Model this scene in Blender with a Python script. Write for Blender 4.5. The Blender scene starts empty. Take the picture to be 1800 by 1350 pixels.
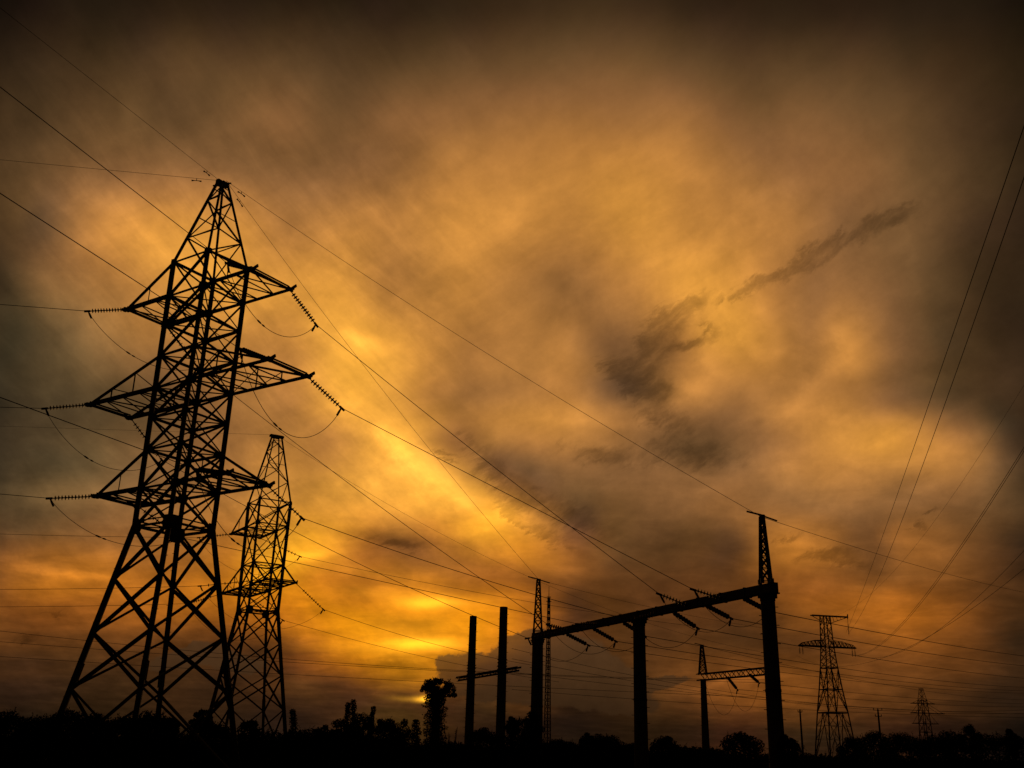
import bpy, bmesh, math, random
from mathutils import Vector, Matrix, Quaternion
C = bpy.context.scene.collection
scene = bpy.context.scene
R = math.radians

# ------------------------------------------------------------------ camera
PITCH, ROLL, F = 0.34927, 0.02568, 1774.57
cd = bpy.data.cameras.new('camera'); cam = bpy.data.objects.new('camera', cd); C.objects.link(cam)
cd.sensor_width = 36.0; cd.lens = 36.0 * F / 1800.0; cd.clip_end = 9000; cd.clip_start = 0.1
fw = Vector((0, math.cos(PITCH), math.sin(PITCH))); rt = Vector((1, 0, 0)); up = rt.cross(fw)
rt2 = rt * math.cos(ROLL) + up * math.sin(ROLL); up2 = up * math.cos(ROLL) - rt * math.sin(ROLL)
cam.matrix_world = Matrix(((rt2.x, up2.x, -fw.x, 0), (rt2.y, up2.y, -fw.y, 0), (rt2.z, up2.z, -fw.z, 1.6), (0, 0, 0, 1)))
scene.camera = cam
scene.view_settings.view_transform = 'Standard'; scene.view_settings.look = 'None'
scene.view_settings.exposure = 0; scene.view_settings.gamma = 1

# ------------------------------------------------------------------ sky: dusk clouds over the world's directions, lens vignette painted in as darker corners
SKY = [[[1,1,2],[1,1,2],[1,1,2],[1,1,2],[1,1,2],[6,4,2],[7,4,2],[10,5,2],[8,5,2],[9,5,2],[16,7,3],[14,7,3],[4,3,3],[1,1,3],[1,1,3],[12,6,3],[19,8,2],[13,6,2],[11,5,2],[14,6,2],[25,9,3],[36,12,3],[25,9,3],[24,9,3],[27,10,3],[19,7,2],[5,3,2],[6,3,2],[16,5,1],[31,8,1],[44,11,1],[51,13,1]],[[2,2,2],[3,2,2],[6,4,2],[11,5,2],[21,8,2],[11,5,2],[16,7,2],[20,9,3],[23,9,3],[21,9,3],[6,4,3],[12,5,3],[40,15,3],[49,22,2],[43,17,2],[12,4,2],[1,1,2],[3,2,2],[11,5,2],[10,5,2],[1,2,2],[1,1,3],[6,6,3],[4,5,3],[1,1,2],[1,1,2],[10,4,2],[3,2,1],[19,6,1],[36,10,1],[50,13,1],[57,14,1]],[[10,5,2],[12,5,3],[15,7,3],[15,7,3],[4,4,3],[18,8,4],[23,10,4],[31,13,4],[32,13,4],[27,11,4],[66,23,5],[70,27,6],[10,6,7],[1,1,7],[1,1,7],[37,19,5],[67,24,4],[35,14,4],[35,14,4],[60,22,5],[107,35,7],[156,48,7],[150,46,7],[114,36,7],[92,31,6],[58,21,5],[21,10,4],[13,6,3],[32,10,2],[50,14,1],[62,16,1],[66,17,1]],[[20,8,3],[25,10,3],[36,13,4],[55,20,5],[85,29,6],[63,23,5],[53,21,5],[44,17,5],[43,17,5],[45,17,5],[11,7,5],[129,32,7],[424,124,5],[597,205,4],[517,163,5],[122,28,7],[1,1,6],[39,15,4],[50,18,4],[67,23,5],[87,28,5],[114,35,6],[112,35,5],[103,33,5],[98,31,6],[88,29,6],[53,19,5],[32,13,4],[55,17,3],[69,19,2],[74,19,1],[75,19,1]],[[29,11,4],[36,13,4],[48,17,5],[64,22,5],[81,25,4],[126,35,6],[179,50,7],[209,60,7],[188,55,7],[145,43,7],[301,89,7],[521,167,4],[610,217,3],[454,164,5],[464,163,4],[547,178,3],[348,103,6],[104,33,7],[62,22,5],[44,17,5],[35,14,4],[21,11,4],[23,11,5],[45,17,6],[95,31,6],[135,41,6],[96,31,6],[10,6,3],[70,21,3],[81,22,2],[77,20,1],[73,18,1]],[[35,13,4],[43,16,5],[61,22,6],[98,34,8],[177,58,10],[335,105,7],[301,94,6],[275,84,6],[350,105,5],[378,111,4],[410,116,3],[399,128,4],[392,118,4],[449,131,3],[522,161,3],[464,146,3],[276,82,4],[55,19,5],[57,20,4],[59,20,5],[67,22,5],[72,23,5],[165,51,6],[244,72,6],[293,84,6],[304,88,7],[118,37,6],[42,16,4],[90,28,4],[76,21,2],[62,15,1],[55,12,1]],[[34,13,4],[40,16,5],[53,21,6],[69,28,8],[79,32,10],[191,68,12],[257,88,12],[210,73,12],[242,83,11],[444,156,9],[653,270,9],[370,117,8],[275,88,9],[332,115,9],[171,57,8],[122,36,9],[78,25,9],[92,31,7],[75,26,6],[62,23,6],[64,23,6],[95,33,7],[122,37,7],[104,32,7],[84,31,7],[55,21,6],[83,29,6],[49,19,6],[25,11,3],[26,7,1],[23,3,1],[20,1,1]],[[29,12,4],[33,14,5],[44,19,6],[60,27,8],[49,28,11],[59,34,14],[115,51,17],[175,67,15],[241,88,14],[360,126,14],[580,243,15],[667,278,14],[309,107,13],[53,19,13],[207,73,14],[335,110,12],[434,146,10],[300,101,14],[101,39,10],[60,25,7],[80,32,9],[73,29,9],[301,106,13],[270,96,14],[110,42,11],[249,87,15],[186,68,15],[40,18,7],[1,1,1],[1,1,1],[1,1,1],[1,1,1]],[[22,10,4],[22,11,5],[22,13,6],[23,16,8],[56,34,14],[142,74,24],[169,81,25],[185,82,24],[241,98,22],[358,142,22],[493,197,20],[421,165,19],[413,158,18],[376,138,17],[455,162,15],[727,313,17],[512,204,19],[103,42,16],[79,35,10],[58,25,8],[64,28,8],[97,40,12],[243,91,16],[173,67,14],[79,34,11],[131,54,14],[95,42,12],[58,27,9],[33,15,6],[1,1,1],[1,1,1],[1,1,1]],[[22,10,4],[21,11,5],[21,13,6],[27,18,9],[34,22,10],[46,33,15],[83,49,19],[132,65,23],[226,98,27],[332,141,31],[414,179,31],[539,235,31],[548,242,31],[604,269,31],[674,315,35],[396,160,29],[199,81,27],[83,41,13],[120,54,16],[148,65,20],[171,73,22],[237,98,26],[135,63,23],[130,61,22],[183,80,24],[142,65,23],[180,79,27],[94,47,17],[1,3,2],[1,1,1],[1,1,1],[1,1,1]],[[30,13,5],[26,12,5],[20,11,6],[19,13,7],[39,24,11],[66,38,15],[88,48,17],[130,61,20],[190,81,24],[285,119,26],[387,160,29],[354,148,28],[473,203,30],[522,229,31],[454,190,30],[146,64,25],[51,32,16],[154,70,24],[152,69,24],[164,73,24],[165,74,24],[138,64,23],[256,108,27],[329,136,29],[309,128,29],[310,129,28],[365,151,29],[125,57,19],[1,1,1],[1,1,1],[1,1,1],[1,1,1]],[[47,19,6],[40,17,6],[28,14,6],[18,13,7],[34,22,10],[51,32,14],[67,38,15],[99,50,17],[187,82,25],[250,106,27],[292,124,27],[293,119,28],[517,226,30],[587,258,31],[202,81,26],[252,108,25],[273,112,29],[245,103,26],[187,81,23],[102,48,17],[56,30,11],[115,53,17],[161,71,24],[279,118,26],[462,196,30],[558,235,31],[304,127,33],[68,36,14],[12,5,2],[1,1,1],[1,1,1],[1,1,1]],[[73,28,8],[65,26,8],[48,22,8],[29,19,9],[46,29,12],[69,41,16],[81,45,16],[99,48,17],[192,83,25],[250,107,26],[293,122,27],[530,228,30],[552,243,30],[456,194,30],[355,149,29],[377,157,30],[409,172,29],[409,171,30],[332,138,30],[254,108,30],[184,81,27],[171,76,26],[255,108,26],[345,143,29],[304,127,28],[152,65,25],[54,31,14],[41,21,8],[31,16,7],[1,1,1],[1,1,1],[1,1,1]],[[98,37,10],[93,37,10],[75,33,11],[35,23,10],[58,36,15],[125,70,25],[191,92,30],[185,82,26],[259,110,26],[280,118,27],[334,139,28],[596,265,31],[505,219,30],[334,138,29],[215,91,25],[187,81,24],[216,91,25],[264,110,28],[53,29,17],[95,46,17],[316,132,27],[236,100,25],[240,102,26],[253,107,26],[236,100,26],[135,63,20],[83,41,13],[42,21,8],[21,11,5],[8,5,2],[1,1,1],[1,1,1]],[[111,41,10],[111,42,11],[102,42,12],[40,24,10],[94,56,21],[189,96,31],[257,113,26],[269,114,26],[320,133,28],[314,131,28],[366,153,29],[579,256,31],[556,245,30],[417,176,29],[291,122,27],[282,119,27],[288,122,27],[297,125,28],[170,75,22],[173,76,23],[286,120,28],[366,152,30],[337,140,29],[273,115,27],[361,150,29],[181,79,24],[66,34,13],[36,19,7],[21,11,5],[19,10,4],[12,6,3],[6,4,2]],[[98,36,9],[94,35,9],[81,32,9],[35,21,9],[181,87,27],[222,101,27],[275,119,28],[347,145,29],[399,168,30],[365,152,29],[407,171,29],[558,246,31],[517,224,29],[404,170,29],[281,117,27],[275,115,27],[273,115,27],[260,110,26],[160,71,24],[174,77,24],[288,120,27],[474,203,29],[384,162,29],[230,98,26],[297,125,27],[166,74,23],[73,37,13],[36,18,7],[20,11,5],[27,14,5],[21,11,4],[17,9,4]],[[72,28,9],[63,25,8],[44,20,8],[58,29,11],[143,64,21],[250,106,27],[316,132,28],[412,174,29],[487,209,29],[472,203,29],[472,202,29],[493,212,29],[378,158,29],[346,145,29],[337,141,28],[300,126,27],[267,113,26],[240,102,26],[216,93,25],[255,108,26],[369,154,30],[459,196,29],[341,142,29],[191,83,24],[194,84,25],[140,63,21],[81,40,14],[36,19,7],[19,10,4],[22,12,5],[20,10,4],[17,9,4]],[[57,24,9],[56,25,9],[60,29,11],[57,29,10],[93,46,17],[339,141,30],[435,185,30],[457,197,29],[477,206,29],[425,180,30],[430,182,29],[421,178,29],[295,123,28],[304,128,27],[366,153,29],[299,125,27],[241,103,26],[204,89,25],[246,104,26],[338,141,29],[454,194,29],[442,188,29],[307,128,28],[179,78,24],[154,69,22],[125,58,19],[85,42,15],[41,21,8],[23,12,5],[16,9,4],[14,8,3],[13,7,3]],[[42,19,7],[46,22,8],[56,28,10],[77,38,13],[127,58,20],[295,124,28],[407,169,29],[449,190,30],[428,180,30],[303,125,28],[313,130,28],[363,152,29],[305,128,27],[328,138,28],[379,159,29],[337,141,28],[288,120,27],[255,107,26],[314,131,28],[385,162,29],[422,179,29],[397,167,30],[322,135,28],[238,101,26],[153,68,22],[112,53,18],[88,43,15],[44,22,9],[26,13,6],[15,8,4],[11,6,3],[9,5,3]],[[29,14,6],[33,16,7],[45,23,9],[84,42,15],[124,57,19],[150,67,24],[200,85,27],[252,105,28],[278,116,28],[225,97,26],[248,106,26],[297,124,27],[303,126,28],[340,143,28],[378,159,29],[378,159,29],[363,152,29],[345,144,29],[397,167,30],[413,175,29],[371,155,29],[343,144,29],[306,128,28],[257,109,26],[156,70,23],[115,53,18],[93,45,16],[54,27,10],[28,15,6],[15,8,4],[9,5,3],[6,4,2]],[[21,11,5],[26,13,5],[37,19,7],[50,26,10],[86,43,15],[113,53,17],[122,57,19],[128,59,21],[138,63,22],[146,65,22],[173,76,25],[209,90,26],[236,101,26],[294,123,27],[349,146,28],[356,150,29],[360,151,29],[362,152,29],[414,176,29],[411,174,29],[352,148,29],[306,128,28],[255,108,26],[202,87,25],[179,78,24],[150,67,22],[96,47,16],[59,30,11],[30,16,6],[14,8,3],[8,5,2],[6,4,2]],[[14,8,3],[19,10,4],[28,15,6],[36,19,7],[63,31,11],[92,46,16],[87,43,15],[110,52,17],[120,56,18],[126,58,18],[128,59,19],[150,67,23],[181,79,24],[244,104,26],[302,126,28],[309,129,28],[331,139,28],[357,150,29],[399,168,30],[387,163,30],[324,135,28],[263,111,26],[208,90,25],[167,73,24],[164,72,23],[137,62,20],[85,42,15],[52,26,10],[27,14,6],[15,8,4],[10,6,3],[8,5,2]],[[8,5,2],[12,7,3],[20,11,5],[32,17,7],[47,24,9],[63,32,11],[63,32,12],[92,45,16],[135,61,20],[161,71,23],[126,58,19],[132,60,19],[178,78,24],[213,92,25],[248,106,26],[261,110,26],[285,119,27],[312,130,28],[322,134,28],[308,128,27],[279,117,26],[211,91,25],[161,71,24],[152,68,22],[132,60,20],[100,48,17],[74,37,13],[45,23,9],[25,13,5],[14,8,3],[13,7,3],[12,7,3]],[[3,2,1],[5,3,2],[11,6,3],[23,12,5],[30,16,6],[51,26,10],[73,36,13],[75,38,13],[100,48,16],[132,60,20],[101,49,17],[112,52,18],[169,74,24],[180,78,25],[189,82,25],[208,90,26],[228,98,26],[242,103,26],[219,94,26],[212,92,26],[233,100,27],[164,72,24],[113,53,17],[122,57,19],[102,49,17],[77,39,14],[52,26,10],[36,18,7],[24,13,5],[13,7,3],[16,8,4],[15,8,3]],[[3,2,1],[4,3,1],[6,3,2],[11,6,3],[16,9,4],[31,16,7],[55,28,10],[59,29,11],[66,33,12],[74,38,14],[69,35,13],[76,38,14],[101,49,17],[118,55,18],[132,60,20],[146,65,22],[163,71,24],[173,76,25],[160,70,23],[152,67,22],[149,66,23],[106,51,17],[78,39,14],[77,39,14],[69,35,13],[57,28,10],[34,18,7],[25,13,5],[17,9,4],[8,5,2],[13,7,3],[13,7,3]],[[6,4,2],[8,4,2],[10,6,3],[10,6,3],[10,6,3],[11,6,3],[17,9,4],[25,13,6],[35,18,7],[42,21,8],[45,23,9],[49,25,9],[54,28,10],[70,36,13],[83,42,15],[86,43,15],[94,47,16],[101,49,17],[107,51,17],[99,49,16],[76,39,14],[62,32,12],[53,26,10],[48,24,9],[41,21,8],[32,16,7],[20,11,5],[14,8,4],[10,6,3],[5,3,2],[6,4,2],[8,5,2]],[[9,5,2],[10,6,3],[11,6,3],[12,7,3],[13,7,3],[15,8,3],[13,7,3],[11,6,3],[10,6,3],[13,7,3],[16,9,4],[21,11,5],[28,14,6],[37,19,7],[45,22,9],[49,24,9],[54,27,10],[58,30,11],[61,31,12],[56,28,11],[42,21,8],[33,16,7],[25,13,6],[20,11,5],[15,8,4],[11,6,3],[11,6,3],[11,6,3],[12,7,3],[10,5,3],[7,4,2],[7,4,2]],[[11,6,3],[12,6,3],[12,7,3],[13,7,3],[14,8,3],[15,8,3],[14,8,3],[17,9,4],[16,8,3],[12,6,3],[9,5,2],[10,5,3],[10,6,3],[13,8,4],[16,9,4],[19,10,4],[23,12,5],[25,13,5],[27,14,5],[24,12,5],[16,9,4],[14,8,4],[14,7,3],[13,7,3],[14,7,3],[18,9,4],[18,10,4],[16,9,4],[15,8,3],[12,7,3],[9,5,2],[8,5,2]],[[12,6,3],[12,7,3],[13,7,3],[14,7,3],[15,8,3],[15,8,4],[16,8,4],[18,9,4],[16,8,4],[11,6,3],[11,7,3],[16,9,4],[21,10,4],[22,10,4],[21,11,4],[22,11,5],[24,13,5],[27,14,6],[29,16,7],[29,16,7],[26,12,5],[24,11,4],[20,10,4],[15,8,4],[15,8,4],[19,10,4],[20,11,5],[18,10,4],[16,9,4],[13,7,3],[10,6,3],[9,5,2]]]
SOFT = [[0.2545,-0.6134,5.9918,-1.1815,-0.5628,-11.0135,-0.2],[0.2654,0.0147,1.152,0.0186,-0.5479,3.5939,0.12],[0.5865,0.1131,-18.3573,0.1566,-0.6757,8.9188,0.15],[0.5416,0.035,3.1673,0.0673,-2.1074,8.606,-0.35],[0.2124,-0.1782,3.8305,-1.3608,-1.7416,20.0862,0.22],[0.5255,-0.103,7.0185,-0.3992,-2.3712,48.473,0.2],[0.33,-0.5179,12.1316,-1.5436,-1.0879,9.5808,0.12],[0.2004,-0.5818,13.419,-0.8872,-0.368,10.5233,-0.15],[0.4088,-0.0747,0.1573,-0.2241,-1.3901,29.776,-0.1],[0.2352,-0.4517,8.9995,-0.8378,-0.5128,16.3001,-0.18],[0.1018,-0.3303,6.2786,-0.4658,-0.1648,7.7419,-0.18],[0.1479,0.0799,-4.2847,0.3093,-0.7217,15.1663,-0.08],[0.4898,-0.1324,8.054,-0.3917,-1.527,23.8874,-0.1],[0.5206,-0.348,16.395,-1.0295,-1.6902,21.0008,0.12],[0.1992,-0.7905,12.9802,-1.4129,-0.371,35.8114,0.15],[0.0574,-0.6401,13.1153,-1.9277,-0.1979,36.3344,-0.12],[0.4341,0.3099,-14.259,1.3116,-1.8977,14.3963,0.18],[0.3693,-0.3651,2.3703,-1.3178,-1.4434,48.9036,-0.15],[0.7368,-0.1692,-4.9093,-0.4597,-2.1978,48.6007,0.15],[0.3826,-0.0523,-3.6034,-0.1863,-1.5699,28.7129,-0.15],[0.4314,-0.0158,-10.0282,-0.023,-1.5272,28.3963,-0.15],[0.4892,-0.1482,5.0782,-0.501,-1.6854,19.0152,0.1],[0.3444,-0.0265,2.5581,-0.1783,-1.9912,20.9723,-0.2],[0.5459,0.0046,6.2846,-0.1196,-3.3333,22.0252,0.12],[0.4263,-0.0456,-2.1093,-0.2911,-3.1081,55.8126,-0.08],[0.4919,-0.0446,-1.2248,-0.2489,-3.0971,56.6818,0.1],[0.1722,-0.187,3.1945,-0.8983,-0.8996,13.2389,-0.25],[0.536,-0.308,2.7173,-0.9257,-1.7251,22.4585,0.25],[0.7266,-0.7242,9.3638,-2.0923,-2.2559,34.1771,-0.2],[0.336,-0.2779,6.4656,-1.1843,-1.5343,16.7747,0.15],[0.3338,-0.0002,7.8823,-0.4183,-4.4232,26.031,0.2],[0.4324,0.0215,7.7018,-0.0853,-4.2774,30.6388,0.12],[0.4038,0.0116,3.5964,-0.0323,-4.7231,32.7119,-0.15],[0.6316,-0.0203,1.5297,-0.156,-4.0835,27.9888,-0.1],[0.4473,-0.0627,4.1525,-0.5671,-3.5748,27.7301,0.12],[0.5511,0.0238,6.1649,-0.029,-4.2159,22.9883,0.1],[0.1385,-0.1141,2.7412,-0.7263,-0.9456,10.3903,0.32],[0.4447,-0.3396,4.5294,-1.1301,-1.5821,20.1155,0.35],[0.4006,-0.1717,3.5363,-0.6555,-1.6147,19.4691,0.2],[0.4871,-0.0905,7.0012,-0.2285,-1.4075,27.9416,0.12],[0.2324,-0.2489,4.1912,-1.0825,-1.09,13.7542,-0.28],[0.442,-0.2588,2.1008,-0.9293,-1.708,25.9378,-0.15],[0.2958,-0.2155,12.3761,-0.887,-1.3624,15.968,0.2],[0.4029,-0.2746,18.0587,-1.0915,-1.7754,20.7907,0.12],[0.4443,-0.2335,18.1354,-0.6704,-1.2681,12.162,-0.2],[0.6318,0.0107,2.6288,0.0029,-3.6186,27.6531,0.3],[0.525,-0.0421,3.5233,-0.3904,-4.0557,30.5935,0.15],[0.4576,0.0083,2.0084,-0.0051,-3.3176,18.1168,0.25],[0.4621,0.0169,3.3476,0.0147,-4.1657,23.2093,0.15],[0.3545,0.0083,1.8353,0.0046,-3.2925,21.3268,-0.4],[0.36,0.0103,2.1634,-0.0024,-3.7315,16.6018,-0.45],[0.5478,0.0228,4.4215,0.0002,-4.2541,15.2413,-0.1],[0.66,0.0487,4.8484,0.2587,-8.5901,22.342,0.2],[0.6269,0.1477,5.179,0.6275,-3.1658,38.2393,0.25],[0.5409,0.106,6.2515,0.4854,-3.2492,34.8554,0.1],[0.3478,-0.0045,2.8954,-0.0756,-2.289,25.0135,-0.15],[0.5164,-0.016,2.9017,-0.0757,-1.771,19.1198,-0.2],[0.4066,-0.001,9.4889,-0.3767,-3.9267,22.6304,0.15],[0.6213,-0.0153,15.6668,-0.7515,-5.9477,31.2779,0.12],[0.4045,0.0646,8.5826,0.4488,-5.814,51.1641,0.1],[0.4158,-0.7934,19.1842,-0.9346,-0.6109,18.3688,-0.22],[0.4464,-0.1761,2.5039,-0.4895,-1.4656,36.6692,-0.1],[0.5529,-0.2235,0.4045,-0.3528,-0.9707,21.5168,-0.15],[0.5026,-0.1312,-5.4072,-0.4244,-1.7283,42.7439,-0.15],[0.3377,-0.0806,-3.1289,-0.2583,-1.1924,23.9052,-0.15],[0.3725,-0.0787,-1.9593,-0.364,-1.9241,35.2399,-0.12],[0.5191,-0.3525,-0.7997,-1.0616,-1.6605,46.8568,0.1],[0.4897,0.5112,-17.943,1.4281,-1.4126,2.35,0.15],[0.3607,-0.0664,-5.9283,-0.3831,-2.302,47.9511,0.12],[0.2788,0.0071,-6.3571,0.0694,-1.843,34.5917,-0.25],[0.3317,-0.7105,11.6635,-1.4995,-0.7943,38.6475,0.1],[0.6059,-0.8368,10.3552,-1.9954,-1.5959,57.3249,0.15],[0.1623,-0.6146,11.9046,-1.3266,-0.4062,29.454,0.1],[0.6621,-0.1081,-9.8561,-0.4335,-3.6327,47.1855,0.25],[0.4339,-0.1179,-7.9355,-0.7046,-3.3263,41.7842,0.2],[0.4799,-0.0676,-7.0661,-0.3143,-3.7026,35.2086,0.15],[0.5172,-0.0757,-11.1289,-0.3702,-4.9314,52.8839,0.18],[0.5876,-0.0719,-10.5143,-0.1803,-4.3389,27.2079,0.08],[0.5608,0.0008,-7.0988,0.298,-4.9173,16.093,0.2],[0.6408,0.162,-7.7095,1.3782,-4.7762,1.4959,0.4],[0.564,0.0076,-7.6684,0.4421,-5.7581,17.3182,0.3],[0.4358,-0.0305,-6.6686,0.089,-7.0677,17.2391,0.1],[0.3891,-0.0308,-3.9467,-0.3092,-5.2888,81.2556,0.08],[0.3544,-0.0381,-4.165,-0.3075,-4.0166,54.7555,0.08],[0.3415,-0.0271,-2.4804,-0.2758,-4.5051,65.9266,0.06],[0.0563,-0.3536,10.2104,-0.9218,-0.2334,17.9861,0.06],[0.4512,-0.1409,8.7227,-0.4071,-1.953,55.4293,-0.1],[0.4091,-0.2405,10.578,-0.5691,-1.4647,43.8527,-0.07],[0.5597,-0.1511,14.0232,-0.1818,-1.2641,39.5887,0.12],[0.4532,-0.2919,19.4897,-0.5702,-1.2315,27.4713,-0.08],[0.5738,-0.0902,-11.2007,-0.4869,-4.1554,65.9247,-0.12],[1.2399,0.5882,11.6383,1.049,-2.6,19.7453,0.3],[0.3437,0.033,5.6962,0.0957,-3.4071,25.4942,0.08],[0.5196,-0.1273,8.9396,-0.4341,-1.5827,12.8854,0.1],[0.5616,-0.2666,9.9536,-0.7558,-1.6076,14.4632,-0.08],[0.5405,-0.0036,-2.8883,0.0307,-1.686,6.4755,-0.1]]
GLOW = [[2.172,0.1156,8.8443,0.1898,-6.8201,18.4461,2.0],[1.0211,0.0409,5.0368,0.0891,-7.596,19.7042,0.22],[0.6072,0.0325,2.4147,0.1136,-3.2533,25.3376,0.75],[0.2892,0.0161,1.2554,0.0224,-0.6566,4.4079,0.13],[0.3509,-0.0106,1.9851,-0.1528,-3.2531,25.0898,0.2],[0.5927,0.0319,2.4305,0.1061,-3.3132,18.5917,0.8],[0.3219,0.0203,1.7856,0.0947,-2.7722,15.0845,0.2],[0.7837,0.1847,6.4738,0.6973,-3.5176,42.4881,0.25],[0.524,-0.0544,4.7065,-0.499,-4.0342,33.0397,0.08],[0.3911,-0.3248,7.4233,-1.3545,-1.7497,19.5827,0.12],[0.6616,-0.5387,7.9701,-1.8796,-2.47,30.9186,0.1]]
WISP = [[0.5518,0.2857,-12.982,0.6849,-1.583,31.1396],[0.4909,0.3446,-12.558,0.5647,-0.9381,16.4914],[0.7322,0.1316,-11.0897,0.4769,-3.1084,63.8478],[0.2092,-0.6746,12.8897,-0.82,-0.2924,13.403],[0.5746,-0.3673,2.9715,-0.5467,-0.954,23.4067],[0.6154,-0.5642,7.8618,-0.7357,-0.908,23.6047],[1.3526,-1.341,14.5387,-1.6947,-1.9379,64.8856],[0.9939,-0.0288,-8.2419,-0.0488,-1.9559,38.6223],[0.3883,0.1837,-12.8774,0.589,-1.5093,28.9976],[0.4656,0.2311,-14.4026,0.6784,-1.6404,30.8042],[0.5178,0.1473,-16.0279,0.4165,-1.913,43.9445],[0.5797,0.178,-13.548,0.6963,-2.8151,60.9349],[0.7155,0.229,-15.5316,0.8945,-3.3999,71.5817],[0.563,-0.0073,-9.8754,0.0897,-2.2297,21.5263],[0.9416,-0.215,-15.7322,-0.4863,-2.7435,36.1529],[1.1505,0.2035,-20.3965,1.1788,-5.4052,42.3619],[1.5209,0.414,-38.8193,1.92,-5.4884,21.0643],[1.7696,0.0932,-42.2382,0.8156,-6.8381,65.4608],[0.6118,-0.4695,5.8108,-1.8164,-2.5291,32.2922],[0.1997,-0.2332,3.5991,-0.9363,-0.8659,12.199],[0.3095,-0.1466,0.7852,-0.4841,-1.1022,15.6656],[0.3703,-0.0705,-0.8879,-0.2627,-1.5372,26.0988],[0.3383,-0.0632,-2.7255,-0.1975,-1.1985,21.3214],[0.4938,-0.107,-2.7617,-0.3001,-1.5371,30.3796],[0.4678,-0.2171,1.4923,-1.2486,-2.8887,36.1147],[0.4413,-0.0509,3.3008,-0.3323,-2.6485,26.5943],[1.1525,-0.046,5.2265,-0.2594,-6.2372,97.8447],[1.6672,-0.0701,7.0052,-0.3401,-7.8008,119.5433],[0.9382,0.1584,21.4991,0.4361,-5.9341,46.1528],[1.1312,0.1976,27.2249,0.2659,-4.0347,25.9172]]
CUM = [[0.5709,0.0072,-1.3266,0.0176,-0.8305,4.174],[1.0626,0.0207,-1.3418,0.029,-1.2735,6.7811],[0.7998,0.0187,-0.5245,0.0264,-1.1098,5.2396],[0.8014,0.0257,0.5688,0.0358,-1.3916,6.1523],[0.9452,0.0412,2.3904,0.0377,-1.3383,5.8421],[0.4588,0.0013,-1.7601,0.0141,-0.7413,3.5075],[0.3243,-0.0009,-1.5377,0.0163,-0.8448,2.9894],[0.2691,0.007,-0.0539,0.0275,-1.1266,3.6381],[1.3325,0.1692,21.206,0.0859,-1.7287,9.4457],[1.3193,0.1585,19.5076,0.0897,-1.9139,9.9289],[0.8012,0.1076,13.7567,0.0928,-1.9465,9.282],[0.7731,0.0867,10.4392,0.0812,-1.9133,8.6898],[0.5478,-0.0079,-3.5854,0.0336,-1.7162,4.053],[0.5384,0.0845,-4.8511,0.6914,-3.7401,7.9876]]
world = bpy.data.worlds.new('World'); scene.world = world; world.use_nodes = True
nt = world.node_tree; nt.nodes.clear(); N = nt.nodes; LK = nt.links
def inp(node, i, v):
    if v is None: return
    if isinstance(v, bpy.types.NodeSocket): LK.new(v, node.inputs[i])
    else: node.inputs[i].default_value = v
def M(op, a=None, b=None, c=None, clamp=False):
    n = N.new('ShaderNodeMath'); n.operation = op; n.use_clamp = clamp
    inp(n, 0, a); inp(n, 1, b); inp(n, 2, c); return n.outputs[0]
def VM(op, a=None, b=None, scale=None):
    n = N.new('ShaderNodeVectorMath'); n.operation = op
    inp(n, 0, a); inp(n, 1, b)
    if scale is not None: inp(n, 3, scale)
    return n.outputs['Value'] if op in ('DOT_PRODUCT', 'LENGTH') else n.outputs[0]
def XYZ(x=0.0, y=0.0, z=0.0):
    n = N.new('ShaderNodeCombineXYZ'); inp(n, 0, x); inp(n, 1, y); inp(n, 2, z); return n.outputs[0]
def noise(vec, scale, detail=4, rough=0.5, dist=0.0):
    n = N.new('ShaderNodeTexNoise'); inp(n, 0, vec); n.inputs['Scale'].default_value = scale
    n.inputs['Detail'].default_value = detail; n.inputs['Roughness'].default_value = rough
    n.inputs['Distortion'].default_value = dist
    return n.outputs[0], n.outputs[1]
def smooth(v, lo, hi):
    n = N.new('ShaderNodeMapRange'); n.interpolation_type = 'SMOOTHSTEP'
    inp(n, 0, v); n.inputs[1].default_value = lo; n.inputs[2].default_value = hi; return n.outputs[0]
tc = N.new('ShaderNodeTexCoord'); dirv = VM('NORMALIZE', tc.outputs['Generated'])
sx = N.new('ShaderNodeSeparateXYZ'); LK.new(dirv, sx.inputs[0])
az = M('MULTIPLY', M('ARCTAN2', sx.outputs[0], sx.outputs[1]), 57.29578)
el = M('MULTIPLY', M('ARCSINE', sx.outputs[2]), 57.29578)
# the cloud layer as a plane overhead: its texture draws out into streaks towards the horizon
zz = M('ADD', M('MAXIMUM', sx.outputs[2], 0.0), 0.13)
plane = XYZ(M('DIVIDE', sx.outputs[0], zz), M('DIVIDE', sx.outputs[1], zz), 0.0)
f1, c1 = noise(plane, 1.6, 3, 0.55)
f2, c2 = noise(plane, 5.5, 5, 0.6, 0.4)
f3, c3 = noise(dirv, 9.0, 6, 0.62, 0.3)
f4, c4 = noise(dirv, 34.0, 6, 0.68)
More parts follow.
